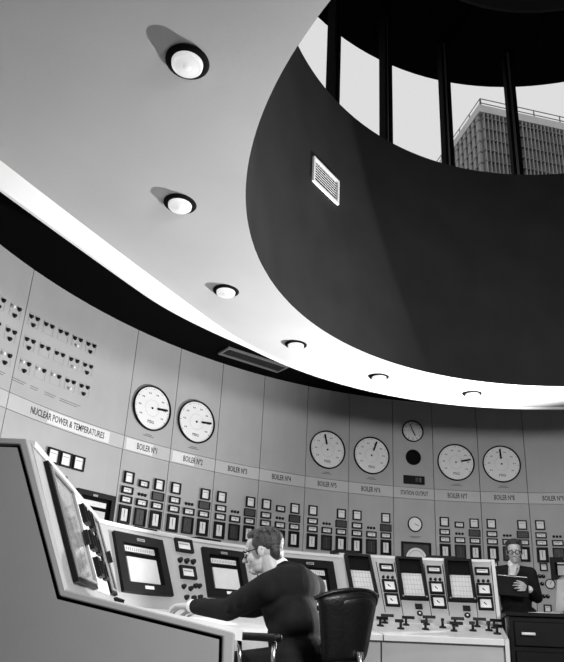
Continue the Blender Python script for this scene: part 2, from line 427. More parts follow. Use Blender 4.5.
# station output column
t = tag(empty('wall_clock', wp(-8.6, 3.292, 0.004), wrot(-8.6)), 'round wall clock with two dark hands above STATION OUTPUT', 'clock')
R = 0.15
MB().lathe([(R - 0.016, 0), (R, -0.004), (R, -0.03), (R - 0.01, -0.035), (R - 0.016, -0.014)], 40).build('rim', M_BLK, t)
MB().lathe([(0, -0.012), (R - 0.014, -0.012), (R - 0.014, 0), (0, 0)], 40, smooth=False).build('face', M_FACE2, t)
mb = MB()
for k in range(12):
    a = rad(30 * k); mb.box((sin(a) * .113, -0.0135, cos(a) * .113), (0.006, 0.002, 0.02), R=Matrix.Rotation(a, 3, 'Y'))
mb.build('hour_marks', M_INK, t)
MB().box((0, -0.018, 0.045), (0.011, 0.003, 0.115)).build('minute_hand', M_BLK, t, None, (0, rad(-20), 0))
MB().box((0, -0.021, 0.032), (0.013, 0.003, 0.085)).build('hour_hand', M_BLK, t, None, (0, rad(152), 0))
t = tag(empty('loudspeaker', wp(-8.57, 2.93, 0.004), wrot(-8.57)), 'black round loudspeaker grille below the wall clock', 'loudspeaker')
MB().lathe([(0, -0.010), (0.088, -0.014), (0.098, -0.016), (0.104, -0.008), (0.104, 0), (0, 0)], 40).build('grille_disc', M_BLKM, t)
MB().lathe([(0.096, -0.016), (0.100, -0.022), (0.106, -0.016), (0.104, 0)], 40).build('ring', M_BLK, t)
t = tag(empty('digital_readout', wp(-8.53, 2.622, 0.004), wrot(-8.53)), 'black rectangular counter display above the words STATION OUTPUT', 'display')
MB().box((0, -0.015, 0), (0.285, 0.03, 0.11), 0.006).build('case', M_BLK, t)
MB().box((0.03, -0.031, 0.0), (0.035, 0.003, 0.06)).build('counter_window', M_DGREY, t)
MB().box((0.078, -0.031, 0.0), (0.03, 0.003, 0.06)).build('counter_window', M_INKS, t)
t = tag(empty('round_meter', wp(-8.53, 2.044, 0.004), wrot(-8.53)), 'small plain round white meter below STATION OUTPUT', 'meter')
MB().lathe([(0.082, 0), (0.098, -0.004), (0.098, -0.02), (0.088, -0.026), (0.084, -0.012)], 36).build('rim', M_BLK, t)
MB().lathe([(0, -0.011), (0.086, -0.011), (0.086, 0), (0, 0)], 36, smooth=False).build('face', M_FACE, t)
MB().box((0.02, -0.016, 0), (0.06, 0.003, 0.008)).build('pointer', M_INKS, t, None, (0, rad(20), 0))
MB().box((0, -0.003, -0.155), (0.16, 0.002, 0.006)).box((0, -0.003, -0.172), (0.11, 0.002, 0.006)).build('caption', M_INKS, t)
t = tag(empty('half_round_meter', wp(-8.46, 1.66, 0.009), wrot(-8.46)), 'black square meter with a white half-round scale, under the small round meter', 'meter')
MB().frame((0, -0.015, 0), 0.39, 0.31, 0.022, 0.03).build('bezel', M_BLK, t)
MB().box((0, -0.004, 0), (0.36, 0.008, 0.28)).build('backing', M_DGREY, t)
MB().lathe([(0, -0.012), (0.135, -0.012), (0.135, -0.004)], 32, (0, 0, -0.05), a0=0, a1=pi, smooth=False).build('half_scale', M_FACE, t)
MB().lathe([(0.10, -0.0135), (0.104, -0.0135)], 24, (0, 0, -0.05), a0=0.2, a1=pi - .2).build('scale', M_INKS, t)

# instrument clusters
def meter(name, w, h, kind):
    t = empty(name)
    e = 0.014
    if kind == 'lamps':
        me = MB().lathe([(0, -0.018), (0.010, -0.017), (0.016, -0.010), (0.017, 0)], 12).mesh('lamp', M_KNOB)
        for x in (-0.040, 0, 0.040): link('lamp', me, t, (x, 0, 0))
        return t
    if kind == 'blank':
        MB().frame((0, -0.010, 0), w, h, 0.008, 0.02).build('bezel', M_BLK, t)
        MB().box((0, -0.004, 0), (w - .012, 0.012, h - .012)).build('window', M_DGREY, t)
        mb = MB()
        for k in range(3): mb.box((0, -0.0108, -h / 2 + h * (k + 1) / 4), (w - .02, 0.002, 0.003))
        mb.build('divider', M_INKS, t)
        return t
    MB().frame((0, -0.012, 0), w, h, e if kind != 'tall' else 0.022, 0.024).build('bezel', M_BLK, t)
    if kind == 'dark':
        MB().box((0, -0.004, 0), (w - .02, 0.010, h - .02)).build('window', M_SPECK, t)
        MB().box((0, -0.011, 0.0), (0.004, 0.004, h * .6)).build('pointer', M_INKS, t)
        return t
    if kind == 'tall':
        MB().box((0, -0.003, 0), (w - .03, 0.008, h - .03)).build('backing', M_BLKM, t)
        MB().box((0, -0.009, -0.002), (w * .50, 0.006, h * .66)).build('face', M_FACE2, t)
        MB().box((-0.002, -0.0132, 0.01), (0.006, 0.002, h * .40)).build('pointer', M_INKS, t)
        return t
    MB().box((0, -0.005, 0), (w - .02, 0.010, h - .02)).build('face', M_FACE, t)
    if kind == 'rect': MB().box((0, -0.011, h * .1), (w * .55, 0.002, 0.004)).box((w * .08, -0.0112, -h * .05), (0.004, 0.002, h * .3)).build('scale', M_INKS, t)
    else: MB().box((0, -0.011, h * .18), (w * .5, 0.002, 0.004)).build('scale', M_INKS, t)
    return t
PROTO = {}
def place_meter(name, kind, w, h, th, z, label, group, cat='meter'):
    key = (name, kind, w, h)
    if key not in PROTO: t = PROTO[key] = meter(name, w, h, kind)
    else: t = copy_tree(PROTO[key])
    t.location = wp(th, z, 0.003); t.rotation_euler = wrot(th); tag(t, label, cat, group)
    return t
cols = {'left': 1.28, 'middle': 3.45, 'right': 5.6}
WORD = ['zero', 'one', 'two', 'three', 'four', 'five', 'six', 'seven', 'eight', 'nine']
BOIL = [(-52.45, 1), (-45.72, 2), (-38.97, 3), (-32.25, 4), (-25.2, 5), (-18.5, 6), (-5.48, 7), (1.3, 8), (8.1, 9)]
for s, n in BOIL:
    nm = 'boiler number ' + WORD[n]; G = 'instruments under ' + nm
    L_, M_, R_ = s + cols['left'], s + cols['middle'], s + cols['right']
    place_meter('square_meter', 'square', 0.118, 0.122, L_, 2.098, 'square white meter at the top of the left column under ' + nm, G)
    place_meter('flat_meter', 'rect', 0.136, 0.074, L_, 1.968, 'flat white meter second from top, left column under ' + nm, G)
    place_meter('flat_meter', 'rect', 0.136, 0.074, L_, 1.873, 'flat white meter third from top, left column under ' + nm, G)
    place_meter('tall_meter', 'tall', 0.140, 0.185, L_, 1.722, 'tall black-framed meter at the foot of the left column under ' + nm, G)
    if n in (1, 4, 7): place_meter('flat_meter', 'rect', 0.120, 0.074, M_, 2.069, 'flat white meter at the top of the middle column under ' + nm, G)
    place_meter('indicator_lamps', 'lamps', 0.1, 0.03, M_, 1.957, 'row of three small dark indicator lamps in the middle column under ' + nm, G, 'indicator lamp')
    place_meter('flat_meter', 'rect', 0.136, 0.074, M_, 1.873, 'flat white meter below the three lamps under ' + nm, G)
    place_meter('dark_recorder', 'dark', 0.140, 0.180, M_, 1.724, 'tall all-dark recorder at the foot of the middle column under ' + nm, G, 'recorder')
    place_meter('square_meter', 'square', 0.118, 0.122, R_, 2.095, 'square white meter at the top of the right column under ' + nm, G)
    place_meter('alarm_panel', 'blank', 0.150, 0.088, R_, 1.971, 'dark grey alarm panel second from top, right column under ' + nm, G, 'alarm panel')
    place_meter('flat_meter', 'rect', 0.136, 0.072, R_, 1.873, 'flat white meter below the dark alarm panel under ' + nm, G)
    place_meter('tall_meter', 'tall', 0.140, 0.185, R_, 1.726, 'tall black-framed meter at the foot of the right column under ' + nm, G)
for th, w in ((-61.5, 'left of'), (-59.84, 'middle of'), (-58.15, 'right of')):
    place_meter('square_meter', 'square', 0.135, 0.138, th, 2.106, 'square white meter, %s the three under NUCLEAR POWER' % w, 'meters under NUCLEAR POWER')
place_meter('indicator_lamps', 'lamps', 0.1, 0.03, -59.84, 1.943, 'three small dark lamps below the square meters under NUCLEAR POWER', None, 'indicator lamp')
# lower instruments beside the standing man
place_meter('dot_meter', 'square', 0.092, 0.095, 2.65, 1.575, 'small square gauge just left of the standing man', 'low wall gauges')
place_meter('dot_meter', 'square', 0.092, 0.095, 9.37, 1.572, 'small square gauge right of the standing man, below boiler number nine', 'low wall gauges')
place_meter('dot_meter', 'square', 0.092, 0.095, 9.43, 1.075, 'lowest small square gauge, beside the standing man above the dark cabinet', 'low wall gauges')
def big_recorder(name, w, h, parent=None):
    """black frame, header scale window, chart paper"""
    t = empty(name)
    if parent: t.parent = parent
    MB().frame((0, -0.022, 0), w, h, 0.05, 0.044).build('frame', M_BLK, t)
    MB().box((0, -0.004, 0), (w - .06, 0.012, h - .06)).build('backing', M_BLKM, t)
    MB().box((0, -0.013, h * .26), (w * .60, 0.006, h * .11)).build('scale_window', M_FACE2, t)
    MB().box((0, -0.013, -h * .10), (w * .60, 0.006, h * .46)).build('chart', M_CHART, t)
    MB().box((-w * .06, -0.046, h * .42), (w * .12, 0.004, h * .045)).build('name_plate', M_GRILD, t)
    return t
t = big_recorder('wall_recorder', 0.46, 0.46); t.location = wp(-55.3, 1.645, 0.003); t.rotation_euler = wrot(-55.3)
tag(t, 'large black chart recorder on the wall left of the boiler number one instruments', 'recorder')
t = big_recorder('wall_recorder', 0.42, 0.27); t.location = wp(12.6, 1.56, 0.003); t.rotation_euler = wrot(12.6)
tag(t, 'black-framed recorder on the wall right of the standing man', 'recorder')
t = tag(empty('round_meter', wp(10.05, 1.37, 0.004), wrot(10.05)), 'small round gauge on the wall beside the standing man', 'meter')
MB().lathe([(0.05, 0), (0.062, -0.004), (0.062, -0.02), (0.054, -0.024), (0.05, -0.012)], 28).build('rim', M_BLK, t)
MB().lathe([(0, -0.011), (0.054, -0.011), (0.054, 0), (0, 0)], 28, smooth=False).build('face', M_FACE2, t)
MB().box((0, -0.015, 0.015), (0.006, 0.003, 0.05)).build('pointer', M_INKS, t, None, (0, rad(30), 0))
for i, (th, z, w) in enumerate(((8.75, 1.46, 'upper left'), (9.25, 1.46, 'upper right'), (9.0, 1.37, 'middle'), (9.1, 1.22, 'lower left'), (9.6, 1.22, 'lower right'))):
    t = tag(empty('control_knob', wp(th, z, 0.002), wrot(th)), 'small dark control knob on the wall right of the standing man, %s one' % w, 'knob', 'wall control knobs')
    MB().lathe([(0, -0.03), (0.014, -0.029), (0.018, -0.02), (0.022, -0.004), (0.026, 0)], 16).build('grip', M_KNOB, t)
    MB().box((0, -0.031, 0.007), (0.004, 0.003, 0.012)).build('mark', M_FACE, t)

# switch plates on the nuclear panels
knob_me = MB().lathe([(0, -0.026), (0.011, -0.025), (0.015, -0.020), (0.016, -0.005), (0.020, -0.004), (0.020, 0)], 16).mesh('knob', M_KNOB)
knobw_me = MB().lathe([(0, -0.026), (0.010, -0.025), (0.014, -0.020), (0.015, -0.008), (0.015, 0)], 16).mesh('pale_knob', M_FACE)
rows = [('top', 3.262), ('middle', 3.037), ('bottom', 2.815)]
fr_me = MB().frame((0, -0.001, 0), 0.125, 0.125, 0.002, 0.001).mesh('plate_outline', M_GRILD)
pc = [(-66.9, 1), (-64.87, 0), (-62.83, 0), (-60.82, 2), (-58.86, 1)]
side = {'first': 0, 'second': 1, 'third': 2, 'fourth': 3, 'fifth': 4}
def plate(th, z, low, lab, white=()):
    t = tag(empty('switch_plate', wp(th, z, 0.0015), wrot(th)), lab, 'switch plate', 'switch plates on the left wall panels')
    link('plate_outline', fr_me, t, (0, 0, -0.012))
    P = [(-0.038, 0.012), (0.038, 0.02)] + ([(0, -0.058)] if low else [])
    for i, (x, zz) in enumerate(P): link('knob', knobw_me if i in white else knob_me, t, (x, 0, zz))
for rn, z in rows:
    for i, (th, low) in enumerate(pc):
        wh = (2,) if low == 2 else ((0,) if rn == 'bottom' and i < 3 else ())
        plate(th, z + 0.008 * i, low, 'switch plate %s from left in the %s row, right of the wall seam' % (list(side)[i], rn), wh)
    for i, th in enumerate((-69.4, -71.5, -73.5)):
        plate(th, z - 0.012 - 0.008 * i, 1, 'switch plate %s left of the wall seam in the %s row' % (('next', 'second', 'third')[i], rn), (0,) if (rn == 'bottom' or (rn == 'top' and i == 0)) else ())
for th, w in ((-67.2, 0.16), (-65.2, 0.10), (-63.1, 0.14), (-60.4, 0.26), (-69.8, 0.14)):
    for q in (0, 0.02): bent(th - math.degrees(w / 2 / RW), th + math.degrees(w / 2 / RW) * (1 - q * 15), 2.655 - q, 2.660 - q, RW - 0.0015, RW - 0.0002, 'caption', M_INKS, wall)

# ------------------------------------------------------------------ control console
K = Vector((1.2, 3.4)); RB, RT, ZB, ZT, RF = 2.465, 2.68, 0.80, 1.33, 1.85
KS = (RT - RB) / (ZT - ZB); BETA = math.atan(KS)
ZF, ZS = 0.70, 0.80
def frame_at(pos, phi):
    """matrix for an item lying on the sloping panel: x along, y into the panel, z up the slope"""
    m = Matrix.Rotation(-rad(phi), 4, 'Z') @ Matrix.Rotation(-BETA, 4, 'X'); m.translation = pos
    return m
RB3, RT3, ZT3 = 2.47, 2.83, 1.365
KS3 = (RT3 - RB3) / (ZT3 - ZB); BETA3 = math.atan(KS3)
def cm3(phi, z):
    r = RB3 + (z - ZB) * KS3; a = rad(phi)
    m = Matrix.Rotation(-a, 4, 'Z') @ Matrix.Rotation(-BETA3, 4, 'X'); m.translation = Vector((K.x + r * sin(a), K.y + r * cos(a), z))
    return m
def cone_pt(phi, z):
    r = RB + (z - ZB) * KS
    return Vector((K.x + r * sin(rad(phi)), K.y + r * cos(rad(phi)), z))
W0 = Vector((-1.0, 2.38)); WU = Vector((0.99, 0.139)); WN = Vector((-0.139, 0.99)); WPHI = math.degrees(math.atan2(-WU.x, -WU.y))
def wing_pt(s, z):
    p = W0 + WN * s + WU * ((ZT - z) * 0.217 / 0.53)
    return Vector((p.x, p.y, z))
def put(o, root, mtx):
    o.parent = root; o.matrix_local = Matrix.Translation(-root.location) @ mtx
PROF = {'desk_top': [(RF - 0.03, ZF - 0.045), (RF - 0.03, ZF - 0.008), (RF - 0.015, ZF), (RB + 0.02, ZS + 0.003), (RB + 0.02, ZS - 0.05)],
        'front_panel': [(RF + 0.01, 0.10), (RF + 0.01, ZF - 0.046), (RF + 0.04, ZF - 0.046), (RF + 0.04, 0.10)],
        'plinth': [(RF + 0.07, 0.0), (RF + 0.07, 0.10), (RT + 0.28, 0.10), (RT + 0.28, 0.0)],
        'sloping_panel': [(RB, ZB), (RT, ZT), (RT + 0.03, ZT), (RB + 0.03, ZB - 0.02)],
        'top_cover': [(RT - 0.012, ZT - 0.012), (RT - 0.012, ZT + 0.012), (RT + 0.30, ZT + 0.012), (RT + 0.30, ZT - 0.012)],
        'rear_panel': [(RT + 0.27, 0.10), (RT + 0.27, ZT - 0.013), (RT + 0.29, ZT - 0.013), (RT + 0.29, 0.10)]}
PM = {'desk_top': M_DESK, 'front_panel': M_CONS, 'plinth': M_BLKM, 'sloping_panel': M_CONS, 'top_cover': M_CONW, 'rear_panel': M_CONS}
PROF3 = {k: [(r + (RT3 - RT if r > RB + 0.1 else 0), z + (ZT3 - ZT if z > ZB + 0.3 else 0)) for r, z in v] for k, v in PROF.items()}
def side_poly():  # closed profile for cheeks
    return [(RF - 0.03, 0), (RF - 0.03, ZF - 0.005), (RB3 - 0.01, ZS + 0.005), (RT3 - 0.014, ZT3 + 0.013), (RT3 + 0.30, ZT3 + 0.013), (RT3 + 0.30, 0)]
def console_arc(name, p0, p1, label, prof=None):
    pm = (p0 + p1) / 2
    root = tag(empty(name, (K.x + 2.3 * sin(rad(pm)), K.y + 2.3 * cos(rad(pm)), 0)), label, 'control console', 'control console sections')
    gp = 0.09
    for nm, pr in (prof or PROF).items():
        n = max(1, int((p1 - p0) / 2.0)); k = len(pr); mb = MB(); vs = []
        for i in range(n + 1):
            a = rad(p0 + gp + (p1 - p0 - 2 * gp) * i / n)
            vs += [(K.x + r * sin(a) - root.location.x, K.y + r * cos(a) - root.location.y, z) for r, z in pr]
        fs = [tuple(range(k)), tuple(range(n * k, n * k + k))[::-1]]
        for i in range(n):
            fs += [(i * k + q, i * k + k + q, i * k + k + (q + 1) % k, i * k + (q + 1) % k) for q in range(k)]
        mb.add(vs, fs).build(nm, PM[nm], root)
    return root
def cheek(root, phi, m, out=0.03):
    a = rad(phi); n = Vector((cos(a), -sin(a)))
    def fn(v):
        return (K.x + v[0] * sin(a) + n.x * v[1] - root.location.x, K.y + v[0] * cos(a) + n.y * v[1] - root.location.y, v[2])
    MB().prism(side_poly(), 0, out, fn).build('end_cheek', m, root)

# --- item builders on consoles (children of a console: part > sub-part)
def c_recorder(root, mtx, w, h, style):
    t = MB()
    if style == 'square':
        p = t.frame((0, -0.018, 0), w, h, 0.070 if w > .4 else 0.055, 0.036).build('chart_recorder', M_BLK); put(p, root, mtx)
        MB().box((0, -0.004, 0), (w - .08, 0.010, h - .08)).build('backing', M_BLKM, p)
        MB().box((0, -0.012, h * .255), (w * .60, 0.008, h * .10)).build('scale_window', M_CHART, p)
        mb = MB()
        for k in range(15): mb.box((-w * .27 + w * .54 * k / 14, -0.0165, h * .25), (0.003, 0.002, h * .05))
        mb.build('scale', M_INKS, p)
        MB().box((0, -0.014, -h * .10), (w * .60, 0.010, h * .42)).build('chart', M_CHART, p)
        MB().box((0, -0.020, h * .175), (w * .34, 0.010, h * .025)).build('pen_carriage', M_BLK, p)
        MB().box((0, -0.040, -h * .41), (w * .17, 0.006, h * .05)).build('name_plate', M_FACE, p)
        MB().frame((0, -0.039, h * .41), w * .15, h * .045, 0.006, 0.006).build('latch', M_GRILD, p)
    else:
        p = t.frame((0, -0.020, 0), w, h, 0.026, 0.04).build('chart_recorder', M_BLK); put(p, root, mtx)
        MB().box((0, 0.0, 0), (w - .04, 0.010, h - .04)).build('backing', M_BLKM, p)
        MB().box((0, -0.010, h * .30), (w - .05, 0.02, h * .34)).build('hood', M_BLKM, p)
        MB().box((0.005, -0.010, -h * .14), (w * .74, 0.008, h * .56)).build('chart', M_CHART, p)
        mb = MB()
        for k in range(6): mb.box((-w * .28 + w * .58 * k / 5, -0.0146, -h * .14), (0.002, 0.001, h * .54))
        for k in range(5): mb.box((0.005, -0.0146, -h * .36 + h * .44 * k / 4), (w * .72, 0.001, 0.002))
        mb.build('chart_grid', M_GRILD, p)
        for sx in (-1, 1): MB().lathe([(0, -0.048), (0.007, -0.046), (0.008, -0.04)], 10, (sx * w * .42, 0, -h * .455)).build('screw', M_GRILD, p)
    return p
def c_rect(root, mtx, w, h, e=0.014, fm=M_FACE, name='meter', mark='h'):
    p = MB().frame((0, -0.012, 0), w, h, e, 0.024).build(name, M_BLK); put(p, root, mtx)
    MB().box((0, -0.005, 0), (w - .02, 0.010, h - .02)).build('face', fm, p)
    if mark == 'x':
        MB().box((0.0, -0.0112, 0.0), (0.022, 0.003, 0.006), R=Matrix.Rotation(0.8, 3, 'Y')).box((-0.008, -0.0112, 0.008), (0.008, 0.003, 0.020), R=Matrix.Rotation(-0.5, 3, 'Y')).build('pointer', M_BLK, p)
    else: MB().box((0, -0.0112, h * .12), (w * .5, 0.002, 0.004)).build('scale', M_INKS, p)
    return p
KN = MB().lathe([(0, -0.030), (0.013, -0.029), (0.017, -0.02), (0.019, -0.004), (0.022, 0)], 14).mesh('knob', M_KNOB)
def c_knob(root, mtx, s=1.0):
    p = link('knob', KN); put(p, root, mtx @ Matrix.Scale(s, 4)); return p
def off(m, x, z, y=0.0): return m @ Matrix.Translation((x, y, z))

# wing console with the end panel towards the camera
def console_wing(L):
    root = tag(empty('console_wing', (W0.x + 0.3, W0.y + 1.0, 0)), 'near left console wing with tall grey end panel facing the camera', 'control console', 'control console sections')
    ol = Vector((root.location.x, root.location.y, 0))
    def fn(v):   # x: distance from console axis as in PROF (RT at slope top), y: along wing
        a = RT - v[0]
        p = W0 + WU * a + WN * v[1]
        return (p.x - ol.x, p.y - ol.y, v[2])
    def miter(a):   # cut the far end on the first radial plane of the curved section
        d = Vector((sin(rad(-69.55)), cos(rad(-69.55)))); nn = Vector((d.y, -d.x))
        p = W0 + WU * a - K
        return min(L + 0.4, -p.dot(nn) / WN.dot(nn) - 0.004)
    for nm, pr in PROF.items():
        mb = MB(); k = len(pr)
        pr2 = [(RB + (r - RB) * (0.82 / 0.83) if r < RB else r, z) for r, z in pr]
        vs = [fn((r, y, z)) for r, z in pr2 for y in (0.066,)] + [fn((r, miter(RT - r), z)) for r, z in pr2]
        mb.add(vs, [tuple(range(k)), tuple(range(k, 2 * k))[::-1]] + [(q, k + q, k + (q + 1) % k, (q + 1) % k) for q in range(k)]).build(nm, PM[nm], root)
    # end cheek: rim, black gap, inset panel.  a = distance from the slope's top towards the operator
    outer = [(-0.46, 0.0), (-0.46, 1.315), (-0.02, 1.332), (0.0, 1.322), (0.222, 0.805), (0.245, 0.793), (0.795, 0.688), (0.82, 0.672), (0.832, 0.64), (0.838, 0.0)]
    def inset(poly, d):
        n = len(poly); res = []
        for i in range(n):
            p, c_, q = Vector(poly[i - 1]), Vector(poly[i]), Vector(poly[(i + 1) % n])
            d1, d2 = (c_ - p).normalized(), (q - c_).normalized()
            n1, n2 = Vector((d1.y, -d1.x)), Vector((d2.y, -d2.x)); b = (n1 + n2)
            b = b / max(b.dot(n1), 0.35) if b.length > 1e-6 else n1
            res.append(tuple(c_ + b * d))
        return res
    inn = inset([(-0.46, 0.0), (-0.46, 1.315), (-0.012, 1.332), (0.218, 0.80), (0.80, 0.688), (0.838, 0.0)], 0.024)
    inn = [(-0.46 + .024, 0.03)] + inn[1:-1] + [(0.812, 0.03)]
    # simple corner list for rim: rebuild with matching counts
    o2 = [(-0.46, 0.0), (-0.46, 1.315), (-0.004, 1.332), (0.220, 0.802), (0.822, 0.683), (0.838, 0.0)]
    def ring(pa, pb, y0, y1, name, m):
        n = len(pa); vs = [fn((RT - a, y, z)) for y in (y0, y1) for poly in (pa, pb) for a, z in poly]
        fs = []
        for i in range(n):
            j = (i + 1) % n
            fs += [(i, j, n + j, n + i), (2 * n + j, 2 * n + i, 3 * n + i, 3 * n + j), (i, 2 * n + i, 2 * n + j, j), (n + i, n + j, 3 * n + j, 3 * n + i)]
        o = MB().add(vs, fs).build(name, m, root)
        bv = o.modifiers.new('b', 'BEVEL'); bv.width = 0.008; bv.segments = 2; bv.limit_method = 'ANGLE'
        return o
    ring(o2, inn, 0.0, 0.062, 'end_rim', M_RIM)
    def slab(poly, y0, y1, name, m):
        n = len(poly); vs = [fn((RT - a, y, z)) for y in (y0, y1) for a, z in poly]
        return MB().add(vs, [tuple(range(n)), tuple(range(n, 2 * n))[::-1]] + [(i, n + i, n + (i + 1) % n, (i + 1) % n) for i in range(n)]).build(name, m, root)
    slab(inset(inn, -0.002), 0.030, 0.045, 'end_gap', M_BLKM)
    slab(inset(inn, 0.011), 0.006, 0.040, 'end_panel', M_ENDP)
    return root
WING_L = 1.86
wing = console_wing(WING_L)
WB = math.atan(0.217 / 0.53)
def wing_m(s, z, proud=0.0):
    m = Matrix.Rotation(-rad(WPHI), 4, 'Z') @ Matrix.Rotation(-WB, 4, 'X'); m.translation = wing_pt(s, z)
    return m @ Matrix.Translation((0, -proud, 0))
def glazed(root, mtx, w, h):   # recorder behind a glazed door
    p = MB().frame((0, -0.010, 0), w, h, 0.030, 0.02).build('chart_recorder', M_BLK); put(p, root, mtx)
    MB().box((0, 0.0, 0), (w - .04, 0.006, h - .04)).build('backing', M_DGREY, p)
    MB().box((0, -0.006, -h * .06), (w * .72, 0.006, h * .62)).build('chart', M_CHART, p)
    MB().box((0, -0.014, 0), (w - .055, 0.004, h - .055)).build('door_glass', M_DOOR, p)
    MB().frame((0, -0.022, 0), w * .9, h * .93, 0.012, 0.010).build('door_frame', M_GRILD, p)
    MB().box((w * .40, -0.034, -h * .02), (0.022, 0.020, 0.07)).build('door_catch', M_KNOB, p)
M_DOOR = mat('door_glass', 0.35, 0.08, spec=0.8, var=0.4, scale=5)
glazed(wing, wing_m(0.54, 1.07), 0.60, 0.50)
pl = MB().box((0, -0.006, 0), (0.46, 0.012, 0.50), 0.003).build('white_panel', M_FACE); put(pl, wing, wing_m(1.18, 1.07))
for x in (-0.12, 0.10):
    for k in range(3): c_rect(wing, wing_m(1.18, 1.07) @ Matrix.Translation((x, -0.012, 0.15 - 0.14 * k)), 0.13, 0.10)
glazed(wing, wing_m(1.62, 1.07), 0.30, 0.48)
# left-hand arc section: two big recorders with a column of meters between them
sec1 = console_arc('console_section', -69.5, -34.5, 'left curved console section with two big chart recorders in front of the seated man')
def cm(phi, z): return frame_at(cone_pt(phi, z), phi)
c_recorder(sec1, cm(-60.0, 1.075), 0.50, 0.42, 'square')
c_recorder(sec1, cm(-41.6, 1.085), 0.40, 0.40, 'square')
B = cm(-49.6, 1.075)
c_rect(sec1, off(B, -0.005, 0.205), 0.17, 0.105, 0.02)
for x in (-0.065, 0.0, 0.065): c_knob(sec1, off(B, x, 0.085), 1.05)
c_rect(sec1, off(B, -0.01, -0.01), 0.15, 0.10, 0.018)
for x, z in ((-0.07, -0.12), (-0.005, -0.13), (0.05, -0.105), (0.085, -0.105), (-0.06, -0.20), (0.01, -0.20), (0.075, -0.19)): c_knob(sec1, off(B, x, z), 0.95)
# middle section: one recorder, partly behind the seated man
sec2 = console_arc('console_section', -34.3, -15.9, 'grey middle console section behind the seated man, one recorder in a black recess')
p = c_recorder(sec2, cm(-23.4, 1.06), 0.46, 0.44, 'square')
# right section: three hooded recorders, each with its meter column
sec3 = console_arc('console_section', -15.7, 12.9, 'right console section with three hooded recorders and a white desk of levers', PROF3)
cheek(sec3, 12.9, M_CONW)
for pr, pc_ in ((-12.3, -6.9), (-2.4, 2.2), (6.8, 11.1)):
    c_recorder(sec3, cm3(pr, 1.168), 0.245, 0.445, 'hooded')
    B = cm3(pc_, 1.07)
    c_rect(sec3, off(B, 0, 0.225), 0.125, 0.075)
    for x in (-0.042, 0, 0.042): c_knob(sec3, off(B, x, 0.125), 0.72)
    c_rect(sec3, off(B, 0, 0.030), 0.125, 0.125, 0.016, M_FACE, 'gauge', 'x')
    c_rect(sec3, off(B, 0, -0.115), 0.125, 0.125, 0.016, M_FACE, 'gauge', 'x')
    q = cm3(pr + 0.6, 0.90)
    b_ = MB().box((0, -0.010, 0), (0.062, 0.02, 0.05), 0.005).build('push_button', M_KNOB); put(b_, sec3, off(q, 0, 0.035))
    b_ = MB().lathe([(0.010, -0.012), (0.020, -0.016), (0.026, -0.010), (0.026, 0)], 16).build('key_switch', M_KNOB); put(b_, sec3, off(q, 0, -0.03))
    MB().lathe([(0, -0.008), (0.014, -0.008)], 12).build('key_centre', M_FACE, b_)
    # thin vertical joint strips between the modules
    for ph in (pc_ - 1.75, pc_ + 1.75):
        b_ = MB().box((0, -0.002, 0), (0.006, 0.004, 0.60)).build('joint_strip', M_BLKM); put(b_, sec3, cm3(ph, 1.065))
# pistol-grip levers standing on the desk of the right section
def lever(root, phi, r, turn, s=1.0):
    z = ZF + (r - RF) * (ZS - ZF) / (RB - RF)
    m = Matrix.Rotation(-rad(phi), 4, 'Z'); m.translation = Vector((K.x + r * sin(rad(phi)), K.y + r * cos(rad(phi)), z))
    p = MB().lathe([(0, 0.016), (0.024, 0.014), (0.030, 0.004), (0.030, -0.004)], 16, axis='z').build('lever_switch', M_KNOB); put(p, root, m @ Matrix.Scale(s, 4))
    MB().cyl((0, 0, 0.01), (0, 0, 0.055), 0.011, 0.010).build('stem', M_KNOB, p)
    MB().box((0.022, 0, 0.062), (0.105, 0.024, 0.024), 0.004).build('grip', M_KNOB, p, None, (0, 0, rad(turn)))
for phi, r, turn in ((-12.2, 2.2, 20), (-9.9, 2.36, -15), (-8.6, 2.1, 100), (-5.9, 2.30, 10), (-3.0, 2.12, 95), (-1.2, 2.38, -10), (1.4, 2.25, 80), (3.0, 2.1, 10), (4.4, 2.36, 0), (7.2, 2.15, 95), (8.8, 2.38, 8), (10.6, 2.2, 90), (12.0, 2.34, 20), (11.9, 2.05, 60)):
    lever(sec3, phi, r, turn)

# ------------------------------------------------------------------ dark cabinet at the right and things on it
CA = rad(12.9); CE = Vector((sin(CA), cos(CA))); CR = Vector((cos(CA), -sin(CA))); cp = K + CE * 2.30 + CR * (0.04 + 0.485)
cab = tag(empty('low_cabinet', (cp.x, cp.y, 0), (0, 0, -CA)), 'dark low cabinet in the lower right corner with a bright drawer handle', 'cabinet')
MB().box((0, 0, 0.44), (0.92, 0.42, 0.86), 0.0).build('body', M_CABI, cab)
MB().box((0, -0.005, 0.886), (0.97, 0.47, 0.032), 0.006).build('top', M_CABI, cab)
for k, (z, h) in enumerate(((0.745, 0.20), (0.51, 0.24), (0.22, 0.30))):
    d_ = MB().box((0, 0, 0), (0.86, 0.022, h - 0.02), 0.006).build('drawer', M_CABI, cab, (0, -0.22, z))
    MB().cyl((-0.05, -0.035, 0), (0.05, -0.035, 0), 0.011).cyl((-0.04, -0.01, 0), (-0.04, -0.036, 0), 0.007).cyl((0.04, -0.01, 0), (0.04, -0.036, 0), 0.007).build('handle', M_FACE, d_, (-0.33, 0, 0.0))
M_CASE = mat('case_grey', 0.10, 0.5)
case = tag(empty('instrument_case', (2.36, 5.66, 0.902)), 'pale grey slanted case standing on the dark cabinet at the right edge', 'case')
MB().prism([(-0.13, 0.03), (-0.09, 0.29), (-0.05, 0.32), (0.16, 0.32), (0.16, 0.03)], -0.13, 0.10).build('shell', M_CASE, case)
MB().box((0, -0.015, 0.015), (0.33, 0.26, 0.03)).build('base', M_CASE, case)
for k in range(3):
    lbl = ('bottom', 'middle', 'top')[k]
    pass
